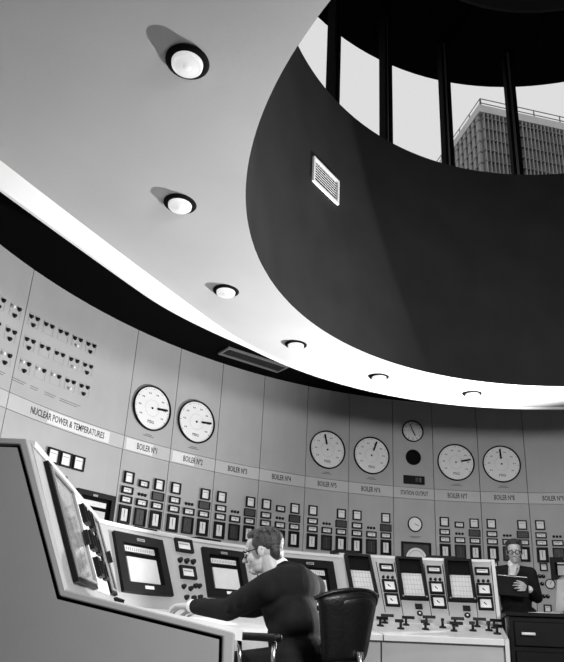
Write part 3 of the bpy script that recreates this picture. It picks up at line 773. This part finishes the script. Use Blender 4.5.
pp = tag(MB().box((0, 0, 0.006), (0.20, 0.14, 0.012)).build('paper_stack', M_PAPER, None, (2.07, 5.60, 0.902), (0, 0, 0.2)), 'small white paper stack on the dark cabinet beside the pale case', 'paper')

# things lying on the console tops and desk
def desk_z(x, y):
    r = (Vector((x, y)) - K).length
    return ZF + (r - RF) * (ZS - ZF) / (RB - RF)
def on_top(name, phi, r, w, d, h, rz, m, label, cat):
    zt, r = (ZT3, r + RT3 - RT) if phi > -15.7 else (ZT, r)
    o = MB().box((0, 0, h / 2), (w, d, h)).build(name, m, None, (K.x + r * sin(rad(phi)), K.y + r * cos(rad(phi)), zt + 0.0125), (0, 0, -rad(phi) + rz))
    return tag(o, label, cat)
on_top('paper_sheet', -51.5, 2.74, 0.30, 0.13, 0.006, 0.05, M_PAPER, 'white paper lying on the console top above the left meter column', 'paper')
on_top('ring_binder', -57.0, 2.76, 0.20, 0.14, 0.014, -0.1, M_BLK, 'thin black binder on the console top above the left recorder', 'binder')
on_top('ring_binder', -43.5, 2.78, 0.24, 0.16, 0.020, 0.1, M_BLK, 'thin black binder on the console top right of the white paper', 'binder')
on_top('ring_binder', -14.0, 2.78, 0.22, 0.18, 0.030, 0.0, M_BLK, 'black binder on the right console top, its left end', 'binder')
on_top('ring_binder', 4.0, 2.78, 0.26, 0.18, 0.026, 0.05, M_BLK, 'black binder on the right console top above the third recorder', 'binder')
def slab_on_desk(name, x, y, w, d, h, rz, m, label, cat):
    n = Vector((x, y)) - K; th = math.atan2(n.x, n.y); sl = math.atan((ZS - ZF) / (RB - RF))
    mt = Matrix.Translation((x, y, desk_z(x, y) + 0.002)) @ Matrix.Rotation(-th, 4, 'Z') @ Matrix.Rotation(sl, 4, 'X') @ Matrix.Rotation(rz, 4, 'Z')
    o = MB().box((0, 0, h / 2), (w, d, h)).build(name, m); o.matrix_world = mt
    return tag(o, label, cat)
slab_on_desk('notepad', -0.60, 3.86, 0.26, 0.22, 0.014, 0.5, M_PAPER, "white notepad on the desk under the seated man's hands", 'notepad')
slab_on_desk('paper_sheet', -0.50, 4.56, 0.30, 0.21, 0.003, 0.1, M_PAPER, 'white sheet on the desk below the left recorder', 'paper')
slab_on_desk('document_folder', -1.06, 4.17, 0.17, 0.07, 0.055, 0.9, M_BLK, "narrow dark folder on the desk left of the seated man's hands", 'folder')

# ------------------------------------------------------------------ people
def prim_cap(mb, p0, r0, p1, r1, n=14, k=5):
    p0, p1 = Vector(p0), Vector(p1); d = (p1 - p0)
    d = d.normalized() if d.length > 1e-6 else Vector((0, 0, 1)); a = d.orthogonal().normalized(); b = d.cross(a); vs = []; 
    rings = [(p0, r0, -pi / 2 + pi / 2 * i / k) for i in range(1, k + 1)] + [(p1, r1, pi / 2 * i / k) for i in range(0, k)]
    for c, r, t in rings:
        for i in range(n): vs.append(c + d * (r * sin(t)) + (a * cos(2 * pi * i / n) + b * sin(2 * pi * i / n)) * (r * cos(t)))
    m = len(rings); vs += [p0 - d * r0, p1 + d * r1]
    fs = [(q * n + i, q * n + (i + 1) % n, (q + 1) * n + (i + 1) % n, (q + 1) * n + i) for q in range(m - 1) for i in range(n)]
    fs += [(m * n, (i + 1) % n, i) for i in range(n)] + [(m * n + 1, (m - 1) * n + i, (m - 1) * n + (i + 1) % n) for i in range(n)]
    mb.add(vs, fs)
def prim_ell(mb, c, r, R=None, n=18, k=10):
    vs = []; c = Vector(c)
    for q in range(1, k):
        t = -pi / 2 + pi * q / k
        for i in range(n):
            v = Vector((r[0] * cos(t) * cos(2 * pi * i / n), r[1] * cos(t) * sin(2 * pi * i / n), r[2] * sin(t)))
            vs.append(c + (R @ v if R else v))
    for s in (-1, 1):
        v = Vector((0, 0, s * r[2])); vs.append(c + (R @ v if R else v))
    m = k - 1; fs = [(q * n + i, q * n + (i + 1) % n, (q + 1) * n + (i + 1) % n, (q + 1) * n + i) for q in range(m - 1) for i in range(n)]
    fs += [(m * n, (i + 1) % n, i) for i in range(n)] + [(m * n + 1, (m - 1) * n + i, (m - 1) * n + (i + 1) % n) for i in range(n)]
    mb.add(vs, fs)
def fuse(mb, name, m, voxel, smooth=4, parent=None, fac=0.5):
    me = D.meshes.new('t'); me.from_pydata(mb.v, [], mb.f); me.update()
    o = D.objects.new('t', me); COL.objects.link(o)
    rm = o.modifiers.new('r', 'REMESH'); rm.mode = 'VOXEL'; rm.voxel_size = voxel; rm.use_smooth_shade = True
    sm = o.modifiers.new('s', 'SMOOTH'); sm.iterations = smooth; sm.factor = fac
    dg = bpy.context.evaluated_depsgraph_get(); dg.update()
    nm = D.meshes.new_from_object(o.evaluated_get(dg)); D.objects.remove(o); D.meshes.remove(me)
    nm.name = name; nm.materials.clear(); nm.materials.append(m)
    nm.polygons.foreach_set('use_smooth', [True] * len(nm.polygons))
    ob = link(name, nm)
    if parent: ob.parent = parent; ob.location = -Vector(parent.location)
    return ob
def basis(f, up=(0, 0, 1)):
    f = Vector(f).normalized(); l = Vector(up).cross(f).normalized(); u = f.cross(l)
    return Matrix((f, l, u)).transposed()
def head_prims(mb, c, B, s=1.0):
    T = lambda p: Vector(c) + B @ (Vector(p) * s)
    S = lambda r: tuple(x * s for x in r)
    E = lambda p, r: prim_ell(mb, T(p), S(r), B)
    E((-.012, 0, .030), (.098, .074, .086)); E((.042, 0, .045), (.050, .060, .050)); E((.028, 0, -.040), (.060, .055, .066))
    E((.066, 0, -.092), (.024, .026, .020)); E((.03, 0, -.075), (.05, .047, .035))
    for y in (-1, 1):
        E((.080, y * .028, .026), (.014, .026, .010)); E((.062, y * .040, -.022), (.026, .020, .024)); E((-.008, y * .076, -.004), (.020, .009, .032))
        E((.105, y * .012, -.033), (.010, .008, .008))
    prim_cap(mb, T((.088, 0, .018)), .008 * s, T((.119, 0, -.027)), .0105 * s); E((.082, 0, -.085), (.018, .018, .014))
    E((.090, 0, -.054), (.012, .022, .006)); E((.088, 0, -.067), (.012, .019, .007))
    prim_cap(mb, T((-.022, 0, -.05)), .055 * s, T((-.045, 0, -.17)), .060 * s)
def head_extras(root, c, B, s=1.0, quiff=0.0, specs=True):
    c = Vector(c); T = lambda p: c + B @ (Vector(p) * s); ro = Vector(root.location)
    S = lambda r: tuple(x * s for x in r)
    hb = MB(); E = lambda p, r: prim_ell(hb, T(p), S(r), B)
    E((-.030, 0, .048), (.096, .081, .083)); E((.022, 0, .102), (.058, .056, .027)); E((-.072, 0, -.008), (.040, .064, .062))
    for y in (-1, 1): E((-.005, y * .070, .045), (.045, .014, .04)); E((.014, y * .071, .005), (.010, .007, .028))
    if quiff: E((.028, .004, .100), (.050, .054, .032)); E((.0, -.02, .112), (.06, .045, .024))
    rnd = random.Random(3)
    for k in range(90):      # locks
        a, t = rnd.uniform(-2.7, 2.7), rnd.uniform(.35, 1.45)
        p = Vector((-.022 + .096 * cos(t) * -cos(a), .080 * cos(t) * sin(a), .052 + .080 * sin(t)))
        d = Vector((-.35, sin(a) * .5, -.25 + rnd.uniform(-.2, .2))).normalized()
        prim_cap(hb, T(p), .006 * s, T(p + d * .03), .003 * s, 6, 2)
    fuse(hb, 'hair', M_HAIR, 0.0045, 2, root)
    for y in (-1, 1):
        e = MB(); prim_ell(e, T((.0825, y * .030, .006)) - ro, S((.010, .012, .009)), B); ey = e.build('eye', M_FACE, root)
        e = MB(); prim_ell(e, T((.0895, y * .030, .005)) - ro, S((.0045, .0055, .0055)), B, 10, 6); e.build('pupil', M_KNOB, ey)
        e = MB(); prim_cap(e, T((.096, y * .014, .030)) - ro, .0035 * s, T((.080, y * .046, .031)) - ro, .003 * s, 8, 3); e.build('eyebrow', M_HAIR, root)
    if specs:
        gb = MB()
        for y in (-1, 1):
            pts = [T((.104 - .012 * abs(cos(a)) * 0.6, y * (.032 + .024 * cos(a)), .004 + .018 * sin(a))) - ro for a in [2 * pi * i / 14 for i in range(15)]]
            gb.tube(pts, .0032 * s, 6)
            gb.tube([T((.094, y * .056, .008)) - ro, T((.0, y * .080, .012)) - ro, T((-.02, y * .082, .0)) - ro], .003 * s, 6)
        gb.tube([T((.106, -.009, .006)) - ro, T((.108, .009, .006)) - ro], .003 * s, 6)
        gb.build('eyeglasses', M_BLK, root)
def hand_prims(mb, wrist, fwd, back, side, curl=(25, 30, 20), s=1.0, thumb=35, spread=6):
    """fwd: wrist to knuckles, back: out of the hand's back, side=+1 if the thumb lies along fwd x back"""
    f = Vector(fwd).normalized(); b = Vector(back); b = (b - f * b.dot(f)).normalized(); t = f.cross(b) * side; w = Vector(wrist)
    prim_cap(mb, w - f * .03, .025 * s, w + f * .012, .024 * s)
    off_ = (.030, .010, -.010, -.029); L = (.040, .045, .041, .032); kn = (.088, .092, .087, .078)
    for i in range(4):
        k = w + (f * kn[i] + t * off_[i]) * s
        prim_cap(mb, w + (f * .015 + t * off_[i] * .62) * s, .0135 * s, k, .0105 * s, 10, 4)
        ang = 0; p = k; r = .0092 * s
        sp = rad((1.5 - i) * spread)
        for j, c in enumerate(curl):
            ang += rad(c + i * 3)
            d = (f * cos(sp) + t * sin(sp)) * cos(ang) - b * sin(ang)
            q = p + d * L[i] * (1, .66, .52)[j] * s
            prim_cap(mb, p, r, q, r * .9, 10, 4); p = q; r *= .9
    p = w + (f * .022 + t * .024 - b * .008) * s; a = rad(thumb)
    d = f * cos(a) + t * sin(a) - b * .25; q = p + d * .046 * s; prim_cap(mb, p, .0145 * s, q, .0115 * s, 10, 4)
    d = f * cos(a * .5) + t * sin(a * .5) - b * .35; q2 = q + d * .034 * s; prim_cap(mb, q, .0112 * s, q2, .0095 * s, 10, 4)
    d = f * cos(a * .2) + t * sin(a * .2) - b * .4; prim_cap(mb, q2, .0095 * s, q2 + d * .026 * s, .008 * s, 10, 4)
def limb(mb, pts, rs):
    for (a, b), (ra, rb) in zip(zip(pts, pts[1:]), zip(rs, rs[1:])): prim_cap(mb, a, ra, b, rb)

# ---- seated man
man = tag(empty('person', (0.05, 3.42, 0.0)), 'seated man in dark suit and glasses reaching his arm over the console desk', 'person', 'people')
F = Vector((-.80, .60, 0)); L = Vector((-.60, -.80, 0)); U = Vector((0, 0, 1)); up_t = (F * .22 + U).normalized()
pel = Vector((.07, 3.40, .54)); che = Vector((.005, 3.53, .83)); nb = Vector((-.052, 3.555, .985)); hc = Vector((-.146, 3.56, 1.082))
shL, shR = che + L * .195 + U * .060, che - L * .195 + U * .085
elL, wrL = Vector((-.315, 3.60, .785)), Vector((-.535, 3.80, .803))
elR, wrR = Vector((-.20, 3.92, .81)), Vector((-.47, 3.99, .805))
hB = basis((-.95, .26, -.22)); bB = basis(F, up_t)
mb = MB(); head_prims(mb, hc, hB, 0.96)
prim_ell(mb, che, (.095, .155, .17), bB); prim_ell(mb, (pel + che) / 2, (.09, .14, .16), bB); prim_ell(mb, pel, (.11, .16, .12), bB)
prim_cap(mb, che + U * .1, .06, nb, .055); limb(mb, [shL, shR], [.06, .06])
limb(mb, [shL, elL, wrL], [.052, .040, .027]); limb(mb, [shR, elR, wrR], [.052, .040, .027])
hand_prims(mb, wrL, (-.90, .42, -.06), (0.1, .1, 1), 1, (22, 28, 18), 1.05, 38, 8)
hand_prims(mb, wrR, (-.92, -.25, -.16), (0, .1, 1), -1, (22, 26, 18), 1.0, 35)
kn = [pel + L * .10 + F * .38 - U * .03, pel - L * .10 + F * .38 - U * .03]; an = [Vector((k.x - .02, k.y + .02, .09)) for k in kn]
for k_, a_, s_ in zip(kn, an, (1, -1)):
    limb(mb, [pel + L * .09 * s_, k_, a_], [.078, .055, .038]); limb(mb, [a_ - U * .03, a_ + F * .14 - U * .05], [.034, .026])
body = fuse(mb, 'body', M_SKIN, 0.0042, 3, man)
mb = MB(); prim_ell(mb, che + U * .0, (.115, .185, .20), bB); prim_ell(mb, (pel + che) / 2, (.115, .172, .19), bB); prim_ell(mb, pel + U * .02, (.13, .185, .13), bB)
prim_ell(mb, che - F * .035 + U * .08, (.085, .18, .11), bB)
prim_cap(mb, che + U * .12 - F * .02, .085, nb + U * .002 - F * .006, .061); limb(mb, [shL, che + U * .11, shR], [.075, .095, .075])
limb(mb, [shL, elL, wrL - (wrL - elL).normalized() * .045], [.074, .058, .043]); limb(mb, [shR, elR, wrR - (wrR - elR).normalized() * .045], [.074, .058, .043])
for q, (a, b) in enumerate(((.3, .035), (.55, .03), (.8, .035))):   # sleeve folds
    p_ = shL.lerp(elL, a); prim_cap(mb, p_ + U * .05 + L * .02, .022, p_ - U * .03 + L * .055, .016)
    p_ = elL.lerp(wrL, a * .8); prim_cap(mb, p_ + U * .035, .018, p_ - U * .02 + L * .03, .012)
fuse(mb, 'jacket', M_SUIT, 0.007, 14, man)
for e_, w_ in ((elL, wrL), (elR, wrR)):
    mb = MB(); d_ = (w_ - e_).normalized(); prim_cap(mb, w_ - d_ * .055, .0375, w_ - d_ * .010, .0365); fuse(mb, 'shirt_cuff', M_SHIRT, 0.006, 1, man)
mb = MB(); prim_cap(mb, nb - U * .02 + F * .012, .062, nb + U * .018 + F * .010, .060); fuse(mb, 'shirt_collar', M_SHIRT, 0.006, 1, man)
mb = MB()
for k_, a_, s_ in zip(kn, an, (1, -1)): limb(mb, [pel + L * .09 * s_, k_, a_], [.098, .075, .060])
prim_ell(mb, pel, (.135, .19, .13), bB); fuse(mb, 'trousers', M_SUIT, 0.010, 3, man)
for a_ in an:
    e = MB(); ro = Vector(man.location); limb(e, [a_ - U * .045, a_ + F * .15 - U * .055], [.045, .036]); fuse(e, 'shoe', M_LEATH, 0.007, 2, man)
head_extras(man, hc, hB, 0.96, quiff=1.0)

# ---- swivel chair behind him
ch = tag(empty('swivel_chair', (0.10, 3.38, 0), (0, 0, math.atan2(.66, -.75) - pi / 2)), 'black leather swivel armchair with curved back holding the seated man', 'chair')
def chair_back(hw0, hw1, z0, z1, y, bow, th, name, m, arch=0.02, nx=16, nz=8, shrink=0.0):
    """local: +y is forward, back at -y"""
    vs = []; fs = []
    def pt(u, v, t):
        hw = hw0 + (hw1 - hw0) * v
        edge = (abs(u) ** 4) * 0.5
        z = z0 + (z1 - z0) * v - arch * (u * u) * v - (0.03 * edge if v > .9 else 0)
        a = u * hw * 3.2
        R_ = 0.33
        x = sin(a / 1) * R_ * (hw / 0.24) * 0.98; yy = y + R_ * (1 - cos(a)) * bow - 0.05 * v
        rnd = math.sqrt(max(0, 1 - max(abs(u), abs(2 * v - 1)) ** 10))
        nx_, ny_ = -sin(a), cos(a)
        return (x + nx_ * t * rnd, yy + ny_ * t * rnd, z)
    for side_ in (0, 1):
        for j in range(nz + 1):
            for i in range(nx + 1):
                vs.append(pt(-1 + 2 * i / nx, j / nz, (th if side_ else -th * 0.2)))
    W = nx + 1; O = W * (nz + 1)
    for j in range(nz):
        for i in range(nx):
            a = j * W + i; fs += [(a, a + 1, a + W + 1, a + W), (O + a, O + a + W, O + a + W + 1, O + a + 1)]
    for i in range(nx): fs += [(i, O + i, O + i + 1, i + 1), (nz * W + i, nz * W + i + 1, O + nz * W + i + 1, O + nz * W + i)]
    for j in range(nz): fs += [(j * W, (j + 1) * W, O + (j + 1) * W, O + j * W), (j * W + nx, O + j * W + nx, O + (j + 1) * W + nx, (j + 1) * W + nx)]
    o = MB().add(vs, fs, True).build(name, m, ch)
    s_ = o.modifiers.new('s', 'SUBSURF'); s_.levels = 1; s_.render_levels = 1
    return o
chair_back(0.195, 0.245, 0.56, 0.895, -0.27, 1.0, 0.075, 'back_cushion', M_LEATH, 0.035)
chair_back(0.165, 0.205, 0.575, 0.865, -0.287, 1.0, 0.022, 'rear_shell', M_LEATH, 0.03)
mb = MB(); pts = []
for i in range(49):
    u = -1 + 2 * i / 48; a = u * 0.245 * 3.2
    pts.append((sin(a) * .33 * 1.02, -0.27 + .33 * (1 - cos(a)) - 0.052, 0.886 - .035 * u * u - .015 * abs(u) ** 4))
mb.tube(pts, 0.010, 10, False).build('piping', M_LEATH, ch)
sm = MB(); prim_ell(sm, (0, .02, .455), (.25, .25, .055)); prim_ell(sm, (0, .06, .45), (.24, .22, .06)); o = sm.build('seat', M_LEATH, ch)
o.data.polygons.foreach_set('use_smooth', [True] * len(o.data.polygons))
for s_ in (-1, 1):
    a_ = MB().box((s_ * .285, .08, .665), (.055, .30, .035)).build('armrest', M_LEATH, ch)
    bv = a_.modifiers.new('b', 'BEVEL'); bv.width = 0.014; bv.segments = 3
    MB().tube([(s_ * .285, .18, .65), (s_ * .285, .16, .50), (s_ * .22, .12, .42)], .011).tube([(s_ * .285, -.04, .65), (s_ * .285, -.04, .50), (s_ * .22, -.02, .42)], .011).build('armrest_bracket', M_CHROME, a_)
MB().tube([(0, -.305, .62), (0, -.30, .45), (0, -.14, .385)], .018).build('back_bracket', M_CHROME, ch)
MB().cyl((0, 0, .08), (0, 0, .41), .024).cyl((0, 0, .40), (0, 0, .42), .10).build('column', M_CHROME, ch)
for k in range(5):
    a = 2 * pi * k / 5 + .3
    lg = MB().cyl((0, 0, .10), (.27 * cos(a), .27 * sin(a), .065), .020, .014).build('leg', M_CHROME, ch)
    MB().cyl((.27 * cos(a) - .012, .27 * sin(a), .028), (.27 * cos(a) + .012, .27 * sin(a), .028), .028).build('caster', M_KNOB, lg)

# ---- standing man
m2 = tag(empty('person', (2.42, 7.27, 0)), 'standing man in dark suit with glasses, hand at chin, holding a dark clipboard', 'person', 'people')
F = Vector((-.30, -.95, 0)).normalized(); L = Vector((.95, -.30, 0)).normalized()
pel = Vector((2.43, 7.28, .94)); che = Vector((2.38, 7.27, 1.25)); nb = Vector((2.395, 7.255, 1.445)); hc = Vector((2.40, 7.20, 1.585))
hB = basis((-.34, -.92, -.22)); bB = basis(F)
shL, shR = che + L * .185 + U * .115, che - L * .185 + U * .115
elL, wrL = che + L * .235 - U * .13 + F * .03, che + L * .15 + F * .23 - U * .055
elR, wrR = che - L * .225 - U * .10 + F * .14, che + L * .0 + F * .20 + U * .065
mb = MB(); head_prims(mb, hc, hB, 1.03)
prim_ell(mb, che, (.10, .155, .19), bB); prim_ell(mb, (pel + che) / 2, (.09, .135, .17), bB); prim_ell(mb, pel, (.11, .16, .12), bB)
prim_cap(mb, che + U * .12, .06, nb, .055); limb(mb, [shL, shR], [.058, .058])
limb(mb, [shL, elL, wrL], [.052, .040, .027]); limb(mb, [shR, elR, wrR], [.052, .040, .027])
hand_prims(mb, wrL, (-.78, -.45, .10), (.35, -.9, .1), 1, (20, 30, 20), 1.0, 35)
hand_prims(mb, wrR, (.12, -.08, 1), (-.3, -.9, 0), 1, (40, 60, 40), 1.0, 30)
for s_ in (1, -1):
    hip = pel + L * .09 * s_; k_ = hip + F * .03 - U * .43; a_ = hip - U * .85
    limb(mb, [hip, k_, a_], [.082, .055, .040]); limb(mb, [a_ - U * .03, a_ + F * .14 - U * .055], [.034, .026])
fuse(mb, 'body', M_SKIN, 0.005, 3, m2)
mb = MB(); prim_ell(mb, che, (.125, .185, .20), bB); prim_ell(mb, (pel + che) / 2, (.118, .165, .2), bB); prim_ell(mb, pel - U * .03, (.13, .18, .16), bB)
prim_cap(mb, che + U * .12, .085, nb - U * .022 - F * .015, .060); limb(mb, [shL, che + U * .13, shR], [.070, .085, .070])
limb(mb, [shL, elL, wrL - (wrL - elL).normalized() * .045], [.072, .058, .043]); limb(mb, [shR, elR, wrR - (wrR - elR).normalized() * .045], [.072, .058, .043])
fuse(mb, 'jacket', M_SUIT, 0.008, 8, m2)
for e_, w_ in ((elL, wrL), (elR, wrR)):
    mb = MB(); d_ = (w_ - e_).normalized(); prim_cap(mb, w_ - d_ * .05, .0375, w_ - d_ * .012, .0365); fuse(mb, 'shirt_cuff', M_SHIRT, 0.006, 1, m2)
mb = MB(); ro = Vector(m2.location)
prim_cap(mb, nb - U * .02 + F * .012, .062, nb + U * .012 + F * .012, .060)
prim_ell(mb, che + F * .098 + U * .10, (.026, .040, .105), basis(F, (F * -.3 + U).normalized())); fuse(mb, 'shirt', M_SHIRT, 0.006, 1, m2)
mb = MB(); prim_cap(mb, nb + F * .070 - U * .02, .014, che + F * .132 + U * .02, .020); fuse(mb, 'tie', M_SUIT, 0.006, 1, m2)
for s_ in (1, -1):
    mb = MB(); prim_cap(mb, nb + L * .058 * s_ - U * .03 + F * .035, .016, che + F * .125 + L * .022 * s_ - U * .01, .010); fuse(mb, 'lapel', M_SUIT, 0.005, 1, m2)
mb = MB()
for s_ in (1, -1):
    hip = pel + L * .09 * s_; k_ = hip + F * .03 - U * .43; a_ = hip - U * .85
    limb(mb, [hip, k_, a_], [.10, .078, .062])
fuse(mb, 'trousers', M_SUIT, 0.010, 3, m2)
for s_ in (1, -1):
    a_ = pel + L * .09 * s_ - U * .85
    e = MB(); limb(e, [a_ - U * .045, a_ + F * .15 - U * .055], [.044, .036]); fuse(e, 'shoe', M_LEATH, 0.007, 2, m2)
head_extras(m2, hc, hB, 1.03)
bc = che + F * .27 - U * .035 - L * .015
cb = tag(empty('clipboard', bc, Euler((rad(-22), rad(4), math.atan2(F.x, -F.y) + 0.05))), 'dark clipboard held against his chest by the standing man', 'clipboard')
MB().box((0, 0, 0), (0.33, 0.012, 0.215), 0.002).build('board', M_CABI, cb)
MB().box((0.01, 0.011, 0.012), (0.29, 0.006, 0.215)).build('paper', M_PAPER, cb)
MB().box((0, -0.004, 0.105), (0.09, 0.03, 0.022)).build('clip', M_CHROME, cb)

# ------------------------------------------------------------------ outside: office tower seen through the lantern windows
TP = Vector((24.95, 76.01, 74.3)); aL, aR = rad(-13.5), rad(77.5)
dL = Vector((sin(aL), cos(aL), 0)); dR = Vector((sin(aR), cos(aR), 0))
tower = tag(empty('office_tower', (TP.x, TP.y, 0)), 'tall grey office tower with roof railing seen through the right lantern windows', 'building')
LL, LR, H = 46.0, 60.0, TP.z
def tpt(a, b, z): 
    p = dL * a + dR * b
    return (p.x, p.y, z)
def tbox(a0, a1, b0, b1, z0, z1, name, m, mb=None):
    own = mb is None; mb = mb or MB()
    vs = [tpt(a, b, z) for a in (a0, a1) for b in (b0, b1) for z in (z0, z1)]
    mb.add(vs, [(0, 1, 3, 2), (4, 6, 7, 5), (0, 4, 5, 1), (2, 3, 7, 6), (0, 2, 6, 4), (1, 5, 7, 3)])
    return mb.build(name, m, tower) if own else mb
tbox(0.3, LL, 0.3, LR, 0, H - 1.0, 'core', M_TOWERD)
tbox(-0.2, LL, -0.2, LR, H - 1.3, H, 'parapet', M_TOWERP)
fl = 1.9
for k in range(14):
    z = H - 2.2 - fl * k
    tbox(0.4, LL, -0.16, 0.3, z - 0.22, z, 'spandrel', M_TOWERD)
    tbox(-0.16, 0.3, 0.4, LR, z - 0.12, z, 'spandrel', M_TOWERD)
for k in range(90):
    b = 0.5 + k * 0.62
    tbox(-0.14, 0.3, b, b + 0.14, H - 30, H - 1.3, 'fin', M_TOWERL)
for k in range(30):
    a = 0.5 + k * 1.3
    tbox(a, a + 0.7, -0.12, 0.3, H - 30, H - 1.3, 'fin', M_TOWERL)
mb = MB()
for zz in (0.9, 1.7):
    tbox(0.4, LL, 0.35, 0.45, H + zz, H + zz + 0.1, '', None, mb); tbox(0.35, 0.45, 0.4, LR, H + zz, H + zz + 0.1, '', None, mb)
mb.build('railing', M_TOWER, tower)
for k in range(14):
    tbox(0.4 + 3.2 * k, 0.55 + 3.2 * k, 0.35, 0.45, H, H + 1.8, 'railing_post', M_TOWER)
    tbox(0.35, 0.45, 0.4 + 4.4 * k, 0.55 + 4.4 * k, H, H + 1.8, 'railing_post', M_TOWER)
struct(MB().box((0, 60, -0.6), (500, 500, 0.4)).build('ground', M_GROUND))
